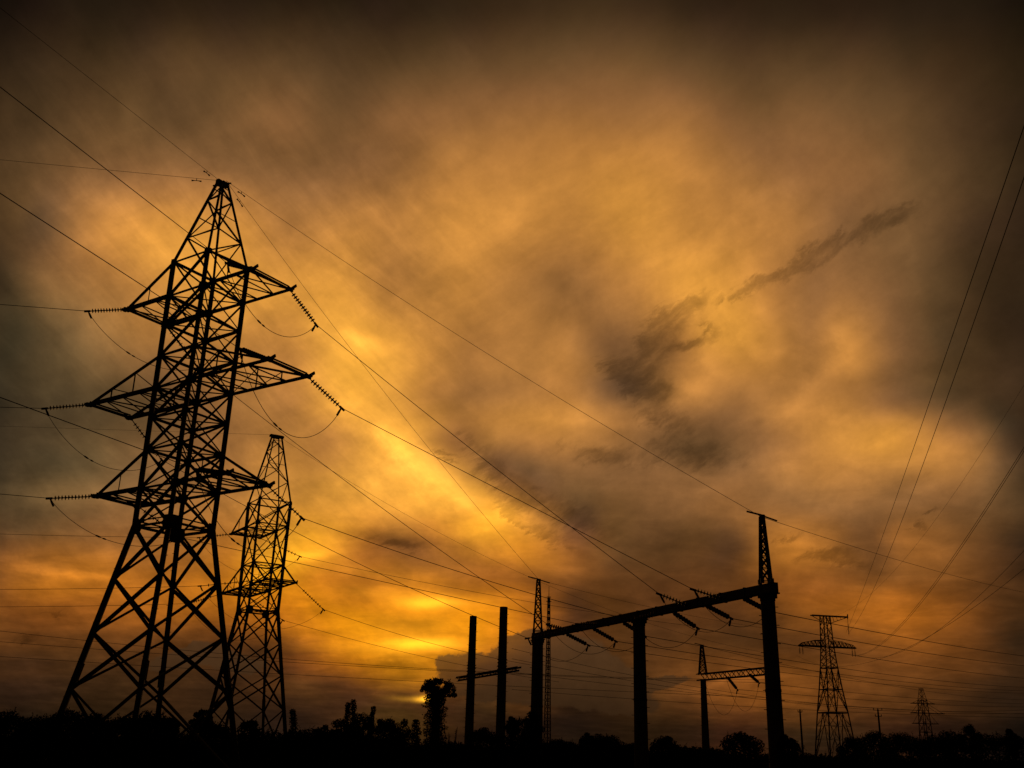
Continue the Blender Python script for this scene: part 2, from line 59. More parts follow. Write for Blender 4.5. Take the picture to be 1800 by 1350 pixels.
# streaky texture along the rising cloud bands
rotp = N.new('ShaderNodeMapping'); LK.new(XYZ(az, el, 0.0), rotp.inputs[0]); rotp.vector_type = 'TEXTURE'; rotp.inputs['Rotation'].default_value = (0, 0, R(28)); rotp.inputs['Scale'].default_value = (9.0, 2.4, 1)
f5, c5 = noise(rotp.outputs[0], 1.6, 6, 0.62, 0.3)
rot2 = N.new('ShaderNodeMapping'); LK.new(VM('ADD', XYZ(az, el, 0.0), VM('SCALE', VM('SUBTRACT', c3, (0.5, 0.5, 0.5)), scale=2.5)), rot2.inputs[0]); rot2.vector_type = 'TEXTURE'; rot2.inputs['Rotation'].default_value = (0, 0, R(30)); rot2.inputs['Scale'].default_value = (2.6, 0.75, 1)
f6, c6 = noise(rot2.outputs[0], 1.5, 7, 0.66, 0.2)
f7, c7 = noise(dirv, 75.0, 4, 0.6)
rot3 = N.new('ShaderNodeMapping'); LK.new(XYZ(az, el, 0.0), rot3.inputs[0]); rot3.vector_type = 'TEXTURE'; rot3.inputs['Rotation'].default_value = (0, 0, R(-38)); rot3.inputs['Scale'].default_value = (6.5, 1.5, 1)
f9, c9 = noise(rot3.outputs[0], 1.5, 7, 0.6, 0.5)
def warp(amp, col):
    v = VM('SUBTRACT', col, (0.5, 0.5, 0.5)); return VM('MULTIPLY', v, (amp, amp * 0.6, 0))
P0 = XYZ(az, el, 0.0)
P1 = VM('ADD', VM('ADD', P0, warp(3.0, c1)), warp(1.6, c3))
P2 = VM('ADD', VM('ADD', P0, warp(2.0, c3)), warp(1.0, c4))
P3 = VM('ADD', VM('ADD', P0, warp(2.2, c6)), warp(1.2, c4))
P5 = VM('ADD', P0, warp(0.5, c4))
f8, c8 = noise(dirv, 4.2, 8, 0.6, 1.1)
P4 = VM('ADD', VM('ADD', P0, warp(0.7, c7)), warp(1.2, c4))
s1 = N.new('ShaderNodeSeparateXYZ'); LK.new(P1, s1.inputs[0])
waz, wel = s1.outputs[0], s1.outputs[1]
tt = M('DIVIDE', M('ADD', waz, 36.0), 72.0, clamp=True)
te = M('DIVIDE', M('MINIMUM', M('MAXIMUM', wel, 0.3), 42.0), 1.5)
acc = None
for k, row in enumerate(SKY):
    cr = N.new('ShaderNodeValToRGB'); LK.new(tt, cr.inputs[0]); e = cr.color_ramp.elements
    cr.color_ramp.interpolation = 'CARDINAL'
    while len(e) < len(row): e.new(0.5)
    for j, c in enumerate(row):
        e[j].position = j / (len(row) - 1)
    for j, c in enumerate(row):
        e[j].color = (c[0] / 1000, c[1] / 1000, c[2] / 1000, 1)
    q = M('SUBTRACT', te, float(k))
    w = M('EXPONENT', M('MULTIPLY', M('MULTIPLY', q, q), -1.0 / (2 * 0.62 ** 2)))
    v = VM('SCALE', cr.outputs[0], scale=w)
    acc = v if acc is None else VM('ADD', acc, v)
def blob(P, q):
    a = M('ADD', VM('DOT_PRODUCT', P, (q[0], q[1], 0)), q[2])
    b = M('ADD', VM('DOT_PRODUCT', P, (q[3], q[4], 0)), q[5])
    return M('EXPONENT', M('MULTIPLY', M('MULTIPLY_ADD', a, a, M('MULTIPLY', b, b)), -1.0))
S = None
for q in SOFT:
    b = M('MULTIPLY', blob(P2, q), q[6]); S = b if S is None else M('ADD', S, b)
lowf = M('SUBTRACT', 1.0, smooth(el, 5.0, 22.0))
calm = M('SUBTRACT', 1.0, M('MULTIPLY', smooth(el, 27.0, 39.0), 0.55))
tex = M('MULTIPLY', M('SUBTRACT', f2, 0.5), M('MULTIPLY_ADD', lowf, 0.9, 0.25))
tex = M('ADD', tex, M('MULTIPLY', M('SUBTRACT', f3, 0.5), 0.95))
tex = M('ADD', tex, M('MULTIPLY', M('SUBTRACT', f4, 0.5), 0.45))
tex = M('ADD', tex, M('MULTIPLY', M('SUBTRACT', f5, 0.5), 0.38))
leftw = M('SUBTRACT', 1.0, smooth(az, -9.0, 3.0))
tex = M('ADD', tex, M('MULTIPLY', M('SUBTRACT', f9, 0.5), M('MULTIPLY', leftw, 0.6)))
tex = M('ADD', tex, M('MULTIPLY', M('SUBTRACT', f8, 0.5), 0.9))
S = M('ADD', S, M('MULTIPLY', tex, calm))
sky = VM('SCALE', acc, scale=M('EXPONENT', S))
W = None
for q in WISP:
    b = blob(P3, q); W = b if W is None else M('ADD', W, b)
wn = M('ADD', M('MULTIPLY', M('SUBTRACT', f7, 0.5), 0.5), M('MULTIPLY', M('SUBTRACT', f6, 0.5), 2.1))
wm = smooth(M('ADD', M('MINIMUM', W, 0.95), M('MULTIPLY', wn, smooth(W, 0.03, 0.4))), 0.10, 1.35)
K = None
for q in CUM:
    b = blob(P4, q); K = b if K is None else M('ADD', K, b)
km = smooth(M('ADD', M('MINIMUM', K, 1.0), M('MULTIPLY', M('SUBTRACT', f7, 0.5), 0.7)), 0.38, 0.62)
sky = VM('SCALE', sky, scale=M('SUBTRACT', 1.0, M('MULTIPLY', wm, 0.43)))
cumc = N.new('ShaderNodeMix'); cumc.data_type = 'VECTOR'
LK.new(M('MULTIPLY', km, 0.8), cumc.inputs[0]); LK.new(sky, cumc.inputs[4])
cumf = M('MULTIPLY', M('MULTIPLY_ADD', smooth(el, -0.5, 7.5), 0.8, 0.2), M('MULTIPLY_ADD', f7, 0.5, 0.75))
LK.new(VM('SCALE', (0.086, 0.040, 0.0150), scale=cumf), cumc.inputs[5])
# added dimming of the unseen sky overhead and behind, keeps the columns dark
away = M('MULTIPLY', M('SUBTRACT', 1.0, M('MULTIPLY', smooth(M('ABSOLUTE', az), 36.0, 75.0), 0.85)), M('SUBTRACT', 1.0, M('MULTIPLY', smooth(el, 42.0, 62.0), 0.75)))
G_ = None
for q in GLOW:
    b = M('MULTIPLY', blob(P5, q), q[6]); G_ = b if G_ is None else M('ADD', G_, b)
lit = VM('ADD', cumc.outputs[1], VM('SCALE', (1.0, 0.44, 0.02), scale=G_))
final = VM('SCALE', lit, scale=away)
bg = N.new('ShaderNodeBackground'); LK.new(final, bg.inputs[0]); bg.inputs[1].default_value = 1.0
wo = N.new('ShaderNodeOutputWorld'); LK.new(bg.outputs[0], wo.inputs[0])
try: world.cycles.sampling_method = 'MANUAL'; world.cycles.sample_map_resolution = 512
except Exception: pass

# sun low behind the cloud bank, nearly spent
sl = bpy.data.lights.new('sun', 'SUN'); so = bpy.data.objects.new('sun', sl); C.objects.link(so)
sl.energy = 0.12; sl.angle = R(8); sl.color = (1.0, 0.55, 0.2)
sd = Vector((math.sin(R(-4.5)) * math.cos(R(6)), math.cos(R(-4.5)) * math.cos(R(6)), math.sin(R(6))))
so.rotation_euler = sd.to_track_quat('Z', 'Y').to_euler()

# ------------------------------------------------------------------ materials
def mat(name, c1, c2, scale=4.0, rough=0.9, metal=0.0, bump=0.0, spec=0.2):
    m = bpy.data.materials.new(name); m.use_nodes = True; t = m.node_tree; b = t.nodes['Principled BSDF']
    tc = t.nodes.new('ShaderNodeTexCoord'); n = t.nodes.new('ShaderNodeTexNoise'); n.inputs['Scale'].default_value = scale; n.inputs['Detail'].default_value = 6
    r = t.nodes.new('ShaderNodeValToRGB'); r.color_ramp.elements[0].color = (*c1, 1); r.color_ramp.elements[1].color = (*c2, 1)
    r.color_ramp.elements[0].position = 0.35; r.color_ramp.elements[1].position = 0.65
    t.links.new(tc.outputs['Object'], n.inputs[0]); t.links.new(n.outputs[0], r.inputs[0]); t.links.new(r.outputs[0], b.inputs['Base Color'])
    b.inputs['Roughness'].default_value = rough; b.inputs['Metallic'].default_value = metal; b.inputs['Specular IOR Level'].default_value = spec
    if bump:
        bp = t.nodes.new('ShaderNodeBump'); bp.inputs['Strength'].default_value = bump
        t.links.new(n.outputs[0], bp.inputs['Height']); t.links.new(bp.outputs[0], b.inputs['Normal'])
    return m
steel = mat('painted_steel', (0.075, 0.07, 0.065), (0.12, 0.10, 0.085), 3, 0.85)
rusty = mat('weathered_steel', (0.06, 0.045, 0.035), (0.11, 0.08, 0.06), 6, 0.9)
concrete = mat('weathered_concrete', (0.13, 0.12, 0.11), (0.20, 0.185, 0.17), 2.5, 0.95, bump=0.2)
glass = mat('brown_glazed_porcelain', (0.05, 0.028, 0.016), (0.085, 0.045, 0.022), 8, 0.45)
cable = mat('dull_aluminium_cable', (0.10, 0.095, 0.09), (0.14, 0.13, 0.12), 30, 0.8)
leafm = mat('dark_foliage', (0.018, 0.03, 0.01), (0.04, 0.06, 0.018), 5, 1.0, spec=0.0)
leaf2 = mat('olive_foliage', (0.025, 0.032, 0.012), (0.05, 0.055, 0.02), 5, 1.0, spec=0.0)
bark = mat('bark', (0.035, 0.026, 0.018), (0.07, 0.05, 0.035), 12, 1.0, bump=0.3, spec=0.0)
soil = mat('rough_grass_ground', (0.012, 0.012, 0.006), (0.03, 0.026, 0.014), 0.35, 1.0, spec=0.0)

# ------------------------------------------------------------------ helpers
class MB:
    def __init__(s): s.v = []; s.f = []
    def add(s, vs, fs):
        o = len(s.v); s.v += [tuple(v) for v in vs]; s.f += [tuple(i + o for i in f) for f in fs]
    def frame(s, a, b, ref=(0, 0, 1)):
        d = (Vector(b) - Vector(a)).normalized(); r = Vector(ref)
        if abs(d.dot(r)) > 0.97: r = Vector((0, 1, 0)) if abs(d.y) < .9 else Vector((1, 0, 0))
        x = d.cross(r).normalized(); y = x.cross(d).normalized(); return x, y, d
    def angle(s, a, b, w, t=None, ref=(0, 0, 1)):          # steel angle section
        t = t or max(0.012, w * 0.13); a = Vector(a); b = Vector(b); x, y, d = s.frame(a, b, ref)
        pr = [(0, 0), (w, 0), (w, t), (t, t), (t, w), (0, w)]; c = w * 0.36
        vs = [p + x * (u - c) + y * (v - c) for p in (a, b) for u, v in pr]
        fs = [(i, (i + 1) % 6, (i + 1) % 6 + 6, i + 6) for i in range(6)] + [(5, 4, 3, 0), (3, 2, 1, 0), (6, 9, 10, 11), (6, 7, 8, 9)]
        s.add(vs, fs)
    def box(s, a, b, w, h=None, ref=(0, 0, 1)):
        h = h or w; a = Vector(a); b = Vector(b); x, y, d = s.frame(a, b, ref)
        vs = [p + x * i * w / 2 + y * j * h / 2 for p in (a, b) for i, j in ((-1, -1), (1, -1), (1, 1), (-1, 1))]
        s.add(vs, [(0, 1, 5, 4), (1, 2, 6, 5), (2, 3, 7, 6), (3, 0, 4, 7), (3, 2, 1, 0), (4, 5, 6, 7)])
    def tube(s, pts, rad, n=8, cap=True):
        pts = [Vector(p) for p in pts]; m = len(pts); rr = rad if isinstance(rad, (list, tuple)) else [rad] * m
        vs = []; x = None
        for i, p in enumerate(pts):
            d = (pts[min(i + 1, m - 1)] - pts[max(i - 1, 0)]).normalized()
            if x is None: x, y, _ = s.frame(p, p + d)
            else:
                x = (x - d * x.dot(d)).normalized(); y = x.cross(d) * -1
            y = d.cross(x)
            for k in range(n):
                t = 2 * math.pi * k / n; vs.append(p + (x * math.cos(t) + y * math.sin(t)) * rr[i])
        fs = [(i * n + k, i * n + (k + 1) % n, (i + 1) * n + (k + 1) % n, (i + 1) * n + k) for i in range(m - 1) for k in range(n)]
        if cap: fs += [tuple(range(n - 1, -1, -1)), tuple((m - 1) * n + k for k in range(n))]
        s.add(vs, fs)
    def build(s, name, m, parent=None, smooth=False, loc=None):
        me = bpy.data.meshes.new(name); 
        off = Vector(loc) if loc is not None else (parent.location if parent is not None and parent.get('base') else Vector((0, 0, 0)))
        me.from_pydata([tuple(Vector(v) - off) for v in s.v], [], s.f); me.materials.append(m)
        if smooth: me.polygons.foreach_set('use_smooth', [True] * len(me.polygons))
        me.update(); o = bpy.data.objects.new(name, me); C.objects.link(o)
        if parent is not None:
            o.parent = parent
        elif loc is not None: o.location = loc
        return o
def thing(name, label, cat, loc=(0, 0, 0), group=None):
    o = bpy.data.objects.new(name, None); C.objects.link(o); o.location = loc; o.empty_display_size = 0.3
    o['label'] = label; o['category'] = cat; o['base'] = 1
    if group: o['group'] = group
    return o
def tag(o, label, cat, group=None):
    o['label'] = label; o['category'] = cat
    if group: o['group'] = group
    return o
def lerp(a, b, t): return Vector(a) * (1 - t) + Vector(b) * t

GEO = {"T1":{"X":-17.35850417123188,"Y":52.0,"yaw":-0.5856714767591321,"z":{"T":32.58,"A1":27.22,"B1":25.12,"M1":23.4,"A2":21.52,"B2":19.64,"M2":17.94,"A3":16.16,"B3":14.06,"K":12.05,"n1":9.34,"n2":6.65,"n3":3.97,"G":0.0},"w":{"T":0.21,"A1":1.42,"B1":1.41,"M1":1.41,"A2":1.4,"B2":1.39,"M2":1.38,"A3":1.37,"B3":1.37,"K":1.36,"n1":1.78,"n2":2.2,"n3":2.62,"G":3.24}},"gn":{"n1":[1.462,67.4,8.565],"n2":[2.777,66.321,9.308],"n3":[4.439,62.892,9.023],"n4":[6.931,56.546,8.531],"n5":[8.1,53.87,9.598],"n6":[9.417,51.162,9.466]},"spR":12.62,"spL":12.99,"T2":{"X":-22.4,"Y":92.8,"yaw":-0.9889559140575469,"z":{"T":29.38,"A1":22.91,"B1":20.68,"M1":17.09,"B2":15.08,"K":12.9,"n1":10.09,"n2":7.37,"n3":4.52,"G":0},"w":{"T":0.35,"A1":1.48,"B1":1.46,"M1":1.4,"B2":1.38,"K":1.36,"n1":1.69,"n2":2.03,"n3":2.38,"G":2.97}},"a2":{"B1-1":5.68,"B2-1":6.73,"B21":4.87},"sg1":[20.06,105.799,9.0],"sg2":[24.432,95.692,9.0],"sgs":12.24,"P3":[76.5,246.059,34.0],"P3s":[[82.386,246.059,34.148],[81.479,246.059,30.124]],"P4":[171.722,432.391,30.0],"pa":[-3.206,100.787,14.0],"pb":[-0.23,93.588,14.0],"mast":[7.817,188.494,30.0],"u1":[46.863,167.338,9.0],"u2":[56.905,160.765,9.0]}

# ------------------------------------------------------------------ ground
g = MB(); rng = random.Random(3)
n = 64; rings = [0, 15, 40, 90, 180, 400, 900, 2200, 5200]
vs = [(0, 0, 0)]; fs = []
for i, r_ in enumerate(rings[1:]):
    for k in range(n):
        t = 2 * math.pi * k / n; vs.append((r_ * math.cos(t), r_ * math.sin(t), rng.uniform(-.06, .03)))
for k in range(n): fs.append((0, 1 + k, 1 + (k + 1) % n))
for i in range(len(rings) - 2):
    a = 1 + i * n; b = a + n
    for k in range(n): fs.append((a + k, b + k, b + (k + 1) % n, a + (k + 1) % n))
g.add(vs, fs); o = g.build('ground', soil, smooth=True); o['kind'] = 'structure'

# ------------------------------------------------------------------ lattice pylons
def face_x(mb, lo, hi, w, w2=None, horiz=False):
    # lo, hi: four corners each; X bracing on every face
    for i in range(4):
        j = (i + 1) % 4; nrm = (Vector(lo[i]) + Vector(lo[j])) / 2 - (Vector(lo[(i + 2) % 4]) + Vector(lo[(i + 3) % 4])) / 2
        off = nrm.normalized() * w * 0.6
        mb.angle(lo[i], hi[j], w, ref=nrm); mb.angle(Vector(lo[j]) + off, Vector(hi[i]) + off, w2 or w, ref=nrm)
        if horiz: mb.angle(hi[i], hi[j], w, ref=(0, 0, 1))
def plate(mb, c, x, y, w, h, t=0.02):
    c = Vector(c); x = Vector(x).normalized() * w / 2; y = Vector(y).normalized() * h / 2; z = x.cross(y).normalized() * t / 2
    vs = [c + sx_ * x * a + sy * y * b + sz * z for sz in (-1, 1) for sx_, sy, a, b in ((-1, -1, .6, 1), (1, -1, .6, 1), (1, 0, 1, 1), (1, 1, .6, 1), (-1, 1, .6, 1), (-1, 0, 1, 1))]
    mb.add(vs, [(5, 4, 3, 2, 1, 0), (6, 7, 8, 9, 10, 11)] + [(i, (i + 1) % 6, (i + 1) % 6 + 6, i + 6) for i in range(6)])
def lattice_pylon(T, label, order, arms, lower, ms=1.0, group=None, posts=False, seats=True, matl=None, footings=True):
    matl = matl or steel
    X, Y, yaw = T['X'], T['Y'], T['yaw']; z, w = T['z'], T['w']
    u = Vector((math.cos(yaw), math.sin(yaw), 0)); v = Vector((-math.sin(yaw), math.cos(yaw), 0)); O = Vector((X, Y, 0))
    root = thing('lattice_pylon', label, 'pylon', (X, Y, 0), group)
    cn = {k: [O + u * a * w[k] + v * b * w[k] + Vector((0, 0, z[k])) for a, b in ((-1, -1), (1, -1), (1, 1), (-1, 1))] for k in z}
    for i in range(4):
        lg = MB(); rf = cn['K'][i] - Vector((X, Y, z['K']))
        lg.angle(cn['G'][i], cn['K'][i], .27 * ms, .04 * ms, ref=rf.cross(Vector((0, 0, 1)))); lg.angle(cn['K'][i], cn[order[0]][i], .25 * ms, .036 * ms, ref=rf.cross(Vector((0, 0, 1))))
        # step bolts up the leg, then the splice
        if ms > .9:
            dl = (cn['K'][i] - cn['G'][i]); nb_ = int(dl.length / .45)
            for q in range(6, nb_):
                c = lerp(cn['G'][i], cn['K'][i], q / nb_); sd = (u if q % 2 else v) * (1 if (i in (1, 2) if q % 2 else i in (2, 3)) else -1); lg.box(c, c + sd * .26, .022)
        for t in (0.36,):
            c = lerp(cn['G'][i], cn['K'][i], t); e = lerp(cn['G'][i], cn['K'][i], t + .07); lg.box(c, e, .27 * ms)
        lg.build('leg', matl, root)
    br = MB(); seq = order
    for a, b in zip(seq[:-1], seq[1:]):
        face_x(br, cn[b], cn[a], .125 * ms, .08 * ms, horiz=True)
    for i in range(4):
        br.angle(cn['K'][i], cn['K'][(i + 1) % 4], .13 * ms); 
        br.angle(cn['K'][i] + Vector((0, 0, .28 * ms)), cn['K'][(i + 1) % 4] + Vector((0, 0, .28 * ms)), .07 * ms)
    for k in order[1:]:
        br.angle(cn[k][0], cn[k][2], .07 * ms); br.angle(cn[k][1], cn[k][3] + Vector((0, 0, .04)), .07 * ms)
    br.build('body_bracing', matl, root)
    lb = MB(); seq = ['K'] + lower
    for a, b in zip(seq[:-1], seq[1:]): face_x(lb, cn[b], cn[a], .15 * ms, .13 * ms)
    face_x(lb, cn['G'], cn[lower[-1]], .12 * ms)
    lb.build('leg_bracing', matl, root)
    for k, s in [(order[-1], 1.45)] + [(q, .85 if q[0] in 'B' else .6) for q in order[:-1]]:
        for i in range(4):
            gp = MB(); c = cn[k][i]; inward = (O + Vector((0, 0, z[k])) - c).normalized()
            for ax, sg in ((u, -1 if i in (1, 2) else 1), (v, -1 if i in (2, 3) else 1)):
                plate(gp, c + ax * sg * .12 * s * ms + (v if ax == u else u) * (.12 * ms * (1 if ((i in (1, 2)) if ax == v else (i in (2, 3))) else -1)) * 0.9, ax, (0, 0, 1), .42 * s * ms, .5 * s * ms, .02)
            gp.box(c - Vector((0, 0, .2 * s * ms)), c + Vector((0, 0, .2 * s * ms)), .26 * ms)
            gp.build('gusset_plate', matl, root)
    # peak
    pk = MB(); top = cn['T']; A = cn[order[0]]
    for i in range(4): pk.angle(A[i], top[i], .14 * ms, ref=(A[i] - O).cross(Vector((0, 0, 1))))
    ts = [0, .3, .56, .78, .93]
    for q in range(len(ts) - 1):
        lo = [lerp(A[i], top[i], ts[q]) for i in range(4)]; hi = [lerp(A[i], top[i], ts[q + 1]) for i in range(4)]
        for i in range(4):
            j = (i + 1) % 4
            if (q + i) % 2: pk.angle(lo[i], hi[j], .085 * ms)
            else: pk.angle(lo[j], hi[i], .085 * ms)
            if (q + i) % 2 == 0: pk.angle(hi[i], hi[j], .05 * ms)
    c = O + Vector((0, 0, z['T']))
    pk.box(c - u * w['T'] * 1.5, c + u * w['T'] * 1.7, w['T'] * 2.2, .10 * ms); pk.box(c + Vector((0, 0, .05)) - v * w['T'] * 1.9, c + Vector((0, 0, .05)) + v * w['T'] * 1.9, w['T'] * 1.2, .22 * ms)
    pk.box(c + u * w['T'], c + u * (w['T'] + .55 * ms) + Vector((0, 0, -.16)), .07 * ms); pk.box(c - u * w['T'], c - u * (w['T'] + .6 * ms) + Vector((0, 0, .16)), .08 * ms)
    pk.build('peak', matl, root)
    # crossarms
    for (kb, ku, side, L) in arms:
        am = MB(); zb = z[kb]; W_ = w[kb]
        b0 = O + u * side * W_ - v * W_ + Vector((0, 0, zb)); b1 = O + u * side * W_ + v * W_ + Vector((0, 0, zb))
        t0 = O + u * side * L - v * W_ + Vector((0, 0, zb)); t1 = O + u * side * L + v * W_ + Vector((0, 0, zb))
        a0 = O + u * side * w[ku] - v * w[ku] + Vector((0, 0, z[ku])); a1 = O + u * side * w[ku] + v * w[ku] + Vector((0, 0, z[ku]))
        for b, t in ((b0, t0), (b1, t1)): am.angle(b, t + u * side * .32 * ms, .19 * ms)
        am.angle(t0, t1, .17 * ms); am.angle(t0 + Vector((0, 0, .16 * ms)), t1 + Vector((0, 0, .16 * ms)), .10 * ms)
        for a, t in ((a0, t0), (a1, t1)): am.angle(a, t, .12 * ms)
        nn = 4 if posts and L > 6 else 3
        for q in range(nn):
            s0, s1 = q / nn, (q + 1) / nn
            p, r_ = lerp(b0, t0, s0), lerp(b1, t1, s1); p2, r2 = lerp(b1, t1, s0), lerp(b0, t0, s1)
            am.angle(p, r_, .075 * ms)
            if q % 2 == 0: am.angle(p2, r2 + Vector((0, 0, .03)), .06 * ms)
            if q: am.angle(p, p2, .075 * ms)
        mids = (.34, .67) if posts and L > 6 else ()
        for m_ in mids:
            for b, t, a in ((b0, t0, a0), (b1, t1, a1)):
                am.angle(lerp(b, t, m_), lerp(a, t, m_), .06 * ms); am.angle(lerp(b, t, max(0, m_ - .33)), lerp(a, t, m_), .05 * ms)
        if L < 6:
            am.angle(lerp(a0, t0, .5), lerp(b0, t0, .5), .05 * ms)
        for t in (t0, t1):
            am.box(t + u * side * .05 - v * .18 * ms, t + u * side * .05 + v * .18 * ms, .14 * ms, .20 * ms); am.box(t + u * side * .1 * ms, t + u * side * .5 * ms + Vector((0, 0, .12 * ms)), .07 * ms, .16 * ms)
        am.build('crossarm', matl, root)
    if footings:
        for i in range(4):
            ft = MB(); c = cn['G'][i]; ft.box(c - Vector((0, 0, .3)), c + Vector((0, 0, .22)), .9 * ms, .9 * ms); ft.build('footing', concrete, root)
    return root
T1 = GEO['T1']
lattice_pylon(T1, 'tall steel lattice pylon with six crossarms, nearest and largest of all, at left', ['A1', 'B1', 'M1', 'A2', 'B2', 'M2', 'A3', 'B3', 'K'],
    [('B1', 'A1', -1, 5.1), ('B1', 'A1', 1, 5.1), ('B2', 'A2', -1, 7.15), ('B2', 'A2', 1, 7.15), ('B3', 'A3', -1, 5.1), ('B3', 'A3', 1, 5.1)], ['n1', 'n2', 'n3'], posts=True)
T2 = GEO['T2']; a2 = GEO['a2']
lattice_pylon(T2, 'smaller steel lattice pylon with three crossarms standing behind the large one', ['A1', 'B1', 'M1', 'B2', 'K'],
    [('B1', 'A1', -1, a2['B1-1']), ('B2', 'M1', -1, a2['B2-1']), ('B2', 'M1', 1, a2['B21'])], ['n1', 'n2', 'n3'], ms=.92, posts=True)
p4 = GEO['P4']
T4 = dict(X=p4[0], Y=p4[1], yaw=R(14), z=dict(T=30, A1=25.6, B1=24.2, B2=20.4, B3=16.4, K=13.0, n1=6.5, G=0), w=dict(T=.5, A1=1.2, B1=1.25, B2=1.5, B3=1.6, K=1.7, n1=1.9, G=2.1))
lattice_pylon(T4, 'tiny far-off lattice pylon with three pairs of arms above the right treeline', ['A1', 'B1', 'B2', 'B3', 'K'],
    [('B1', 'A1', -1, 4.4), ('B1', 'A1', 1, 4.4), ('B2', 'B1', -1, 4.8), ('B2', 'B1', 1, 8.2), ('B3', 'B2', -1, 4.4), ('B3', 'B2', 1, 5.0)], ['n1'], ms=1.15)

# right pylon: narrow head, flat top bar, one wide crossarm, A-shaped legs
def right_pylon():
    P = Vector(GEO['P3']); O = Vector((P.x, P.y, 0)); yaw = R(13)
    u = Vector((math.cos(yaw), math.sin(yaw), 0)); v = Vector((-math.sin(yaw), math.cos(yaw), 0))
    root = thing('lattice_pylon', 'mid-distance pylon right of the gantry with flat top bar and one wide crossarm', 'pylon', tuple(O))
    Z = [34.0, 31.6, 29.2, 26.8, 25.2, 23.5, 21.9, 17.1, 11.9, 0]; Wd = [.85, .93, 1.0, 1.1, 1.2, 1.32, 1.45, 1.9, 2.5, 3.6]
    cs = [[O + u * a * w_ + v * b * w_ + Vector((0, 0, z_)) for a, b in ((-1, -1), (1, -1), (1, 1), (-1, 1))] for z_, w_ in zip(Z, Wd)]
    for i in range(4):
        lg = MB(); 
        for q in range(len(Z) - 1): lg.angle(cs[q + 1][i], cs[q][i], .30 if q > 5 else .26)
        lg.build('leg', rusty, root)
    br = MB()
    for q in range(6): face_x(br, cs[q + 1], cs[q], .12, .10, horiz=(q in (0, 3)))
    for i in range(4): br.angle(cs[6][i], cs[6][(i + 1) % 4], .2)
    br.build('body_bracing', rusty, root)
    lb = MB()
    for i in range(4):
        j = (i + 1) % 4; A, B, D, E_ = cs[6], cs[7], cs[8], cs[9]
        mid = (B[i] + B[j]) / 2; md = (D[i] + D[j]) / 2
        lb.angle(A[i], mid, .15); lb.angle(A[j], mid, .15); lb.box(B[i], B[j], .2); lb.angle(mid, D[i], .15); lb.angle(mid, D[j], .15); lb.box(D[i], D[j], .26)
        for a, b in ((i, j), (j, i)):
            q1 = lerp(D[a], E_[a], .97); lb.angle(md, q1, .15)
            for t in (.25, .5, .75):
                lb.angle(lerp(D[a], E_[a], t), lerp(md, q1, t), .1); lb.angle(lerp(D[a], E_[a], t), lerp(md, q1, max(0, t - .25)), .09)
            for t in (.33, .66):
                lb.angle(lerp(A[a], B[a], t), lerp(A[a], mid, t), .09); lb.angle(lerp(B[a], D[a], t), lerp(mid, D[a], t), .09)
                lb.angle(lerp(A[a], B[a], t), lerp(A[a], mid, min(1, t + .33)), .08); lb.angle(lerp(B[a], D[a], t), lerp(mid, D[a], max(0, t - .33)), .08)
    lb.build('leg_bracing', rusty, root)
    tb = MB(); zt = Vector((0, 0, 34.0))
    for b in (-.8, .8):
        tb.angle(O + zt + u * -3.6 + v * b * .5, O + zt + u * 6.0 + v * b * .5 + Vector((0, 0, .05)), .28)
    tb.angle(O + zt + u * -3.6, O + u * -.85 + Vector((0, 0, 32.6)), .14); tb.angle(O + zt + u * 6.0, O + u * .85 + Vector((0, 0, 32.2)), .14)
    for k in range(5): tb.angle(O + zt + u * (1 + k) + v * .4, O + zt + u * (1.9 + k) - v * .4, .1); tb.angle(O + zt + u * (1 + k), O + u * (1.3 + k) + Vector((0, 0, 32.45 + .3 * k)), .09)
    tb.box(O + zt + u * 6.0 - Vector((0, 0, .3)), O + zt + u * 6.1 + Vector((0, 0, .75)), .22)
    tb.build('top_bar', rusty, root)
    for sd_ in (-1, 1):
        ca = MB(); zb = Vector((0, 0, 26.8)); L = 7.5
        for b in (-1, 1):
            ca.angle(O + zb + u * sd_ * 1.0 + v * b, O + zb + u * sd_ * L + v * b * .3, .3); 
            pts = [O + Vector((0, 0, 26.8 + 1.45)) + u * sd_ * 1.0 + v * b, O + Vector((0, 0, 28.1)) + u * sd_ * 3.6 + v * b * .7, O + Vector((0, 0, 27.5)) + u * sd_ * 6.4 + v * b * .35, O + zb + u * sd_ * L + v * b * .3]
            for p, q in zip(pts[:-1], pts[1:]): ca.angle(p, q, .14)
            for k in range(6):
                x0 = 1.2 + k * .95; top = lambda x_: (28.25 - (x_ - 1) * .06) if x_ < 3.6 else (28.1 - (x_ - 3.6) * .21 if x_ < 6.4 else 27.5 - (x_ - 6.4) * .6)
                ca.angle(O + zb + u * sd_ * x0 + v * b * .7, O + Vector((0, 0, top(x0 + .5))) + u * sd_ * (x0 + .5) + v * b * .6, .1)
                ca.angle(O + zb + u * sd_ * (x0 + .95) + v * b * .6, O + Vector((0, 0, top(x0 + .5))) + u * sd_ * (x0 + .5) + v * b * .6, .1)
        ca.build('crossarm', rusty, root)
    for i in range(4):
        ft = MB(); c = cs[-1][i]; ft.box(c - Vector((0, 0, .3)), c + Vector((0, 0, .3)), 1.1); ft.build('footing', concrete, root)
    return O, u, v
RO, RU, RV = right_pylon()

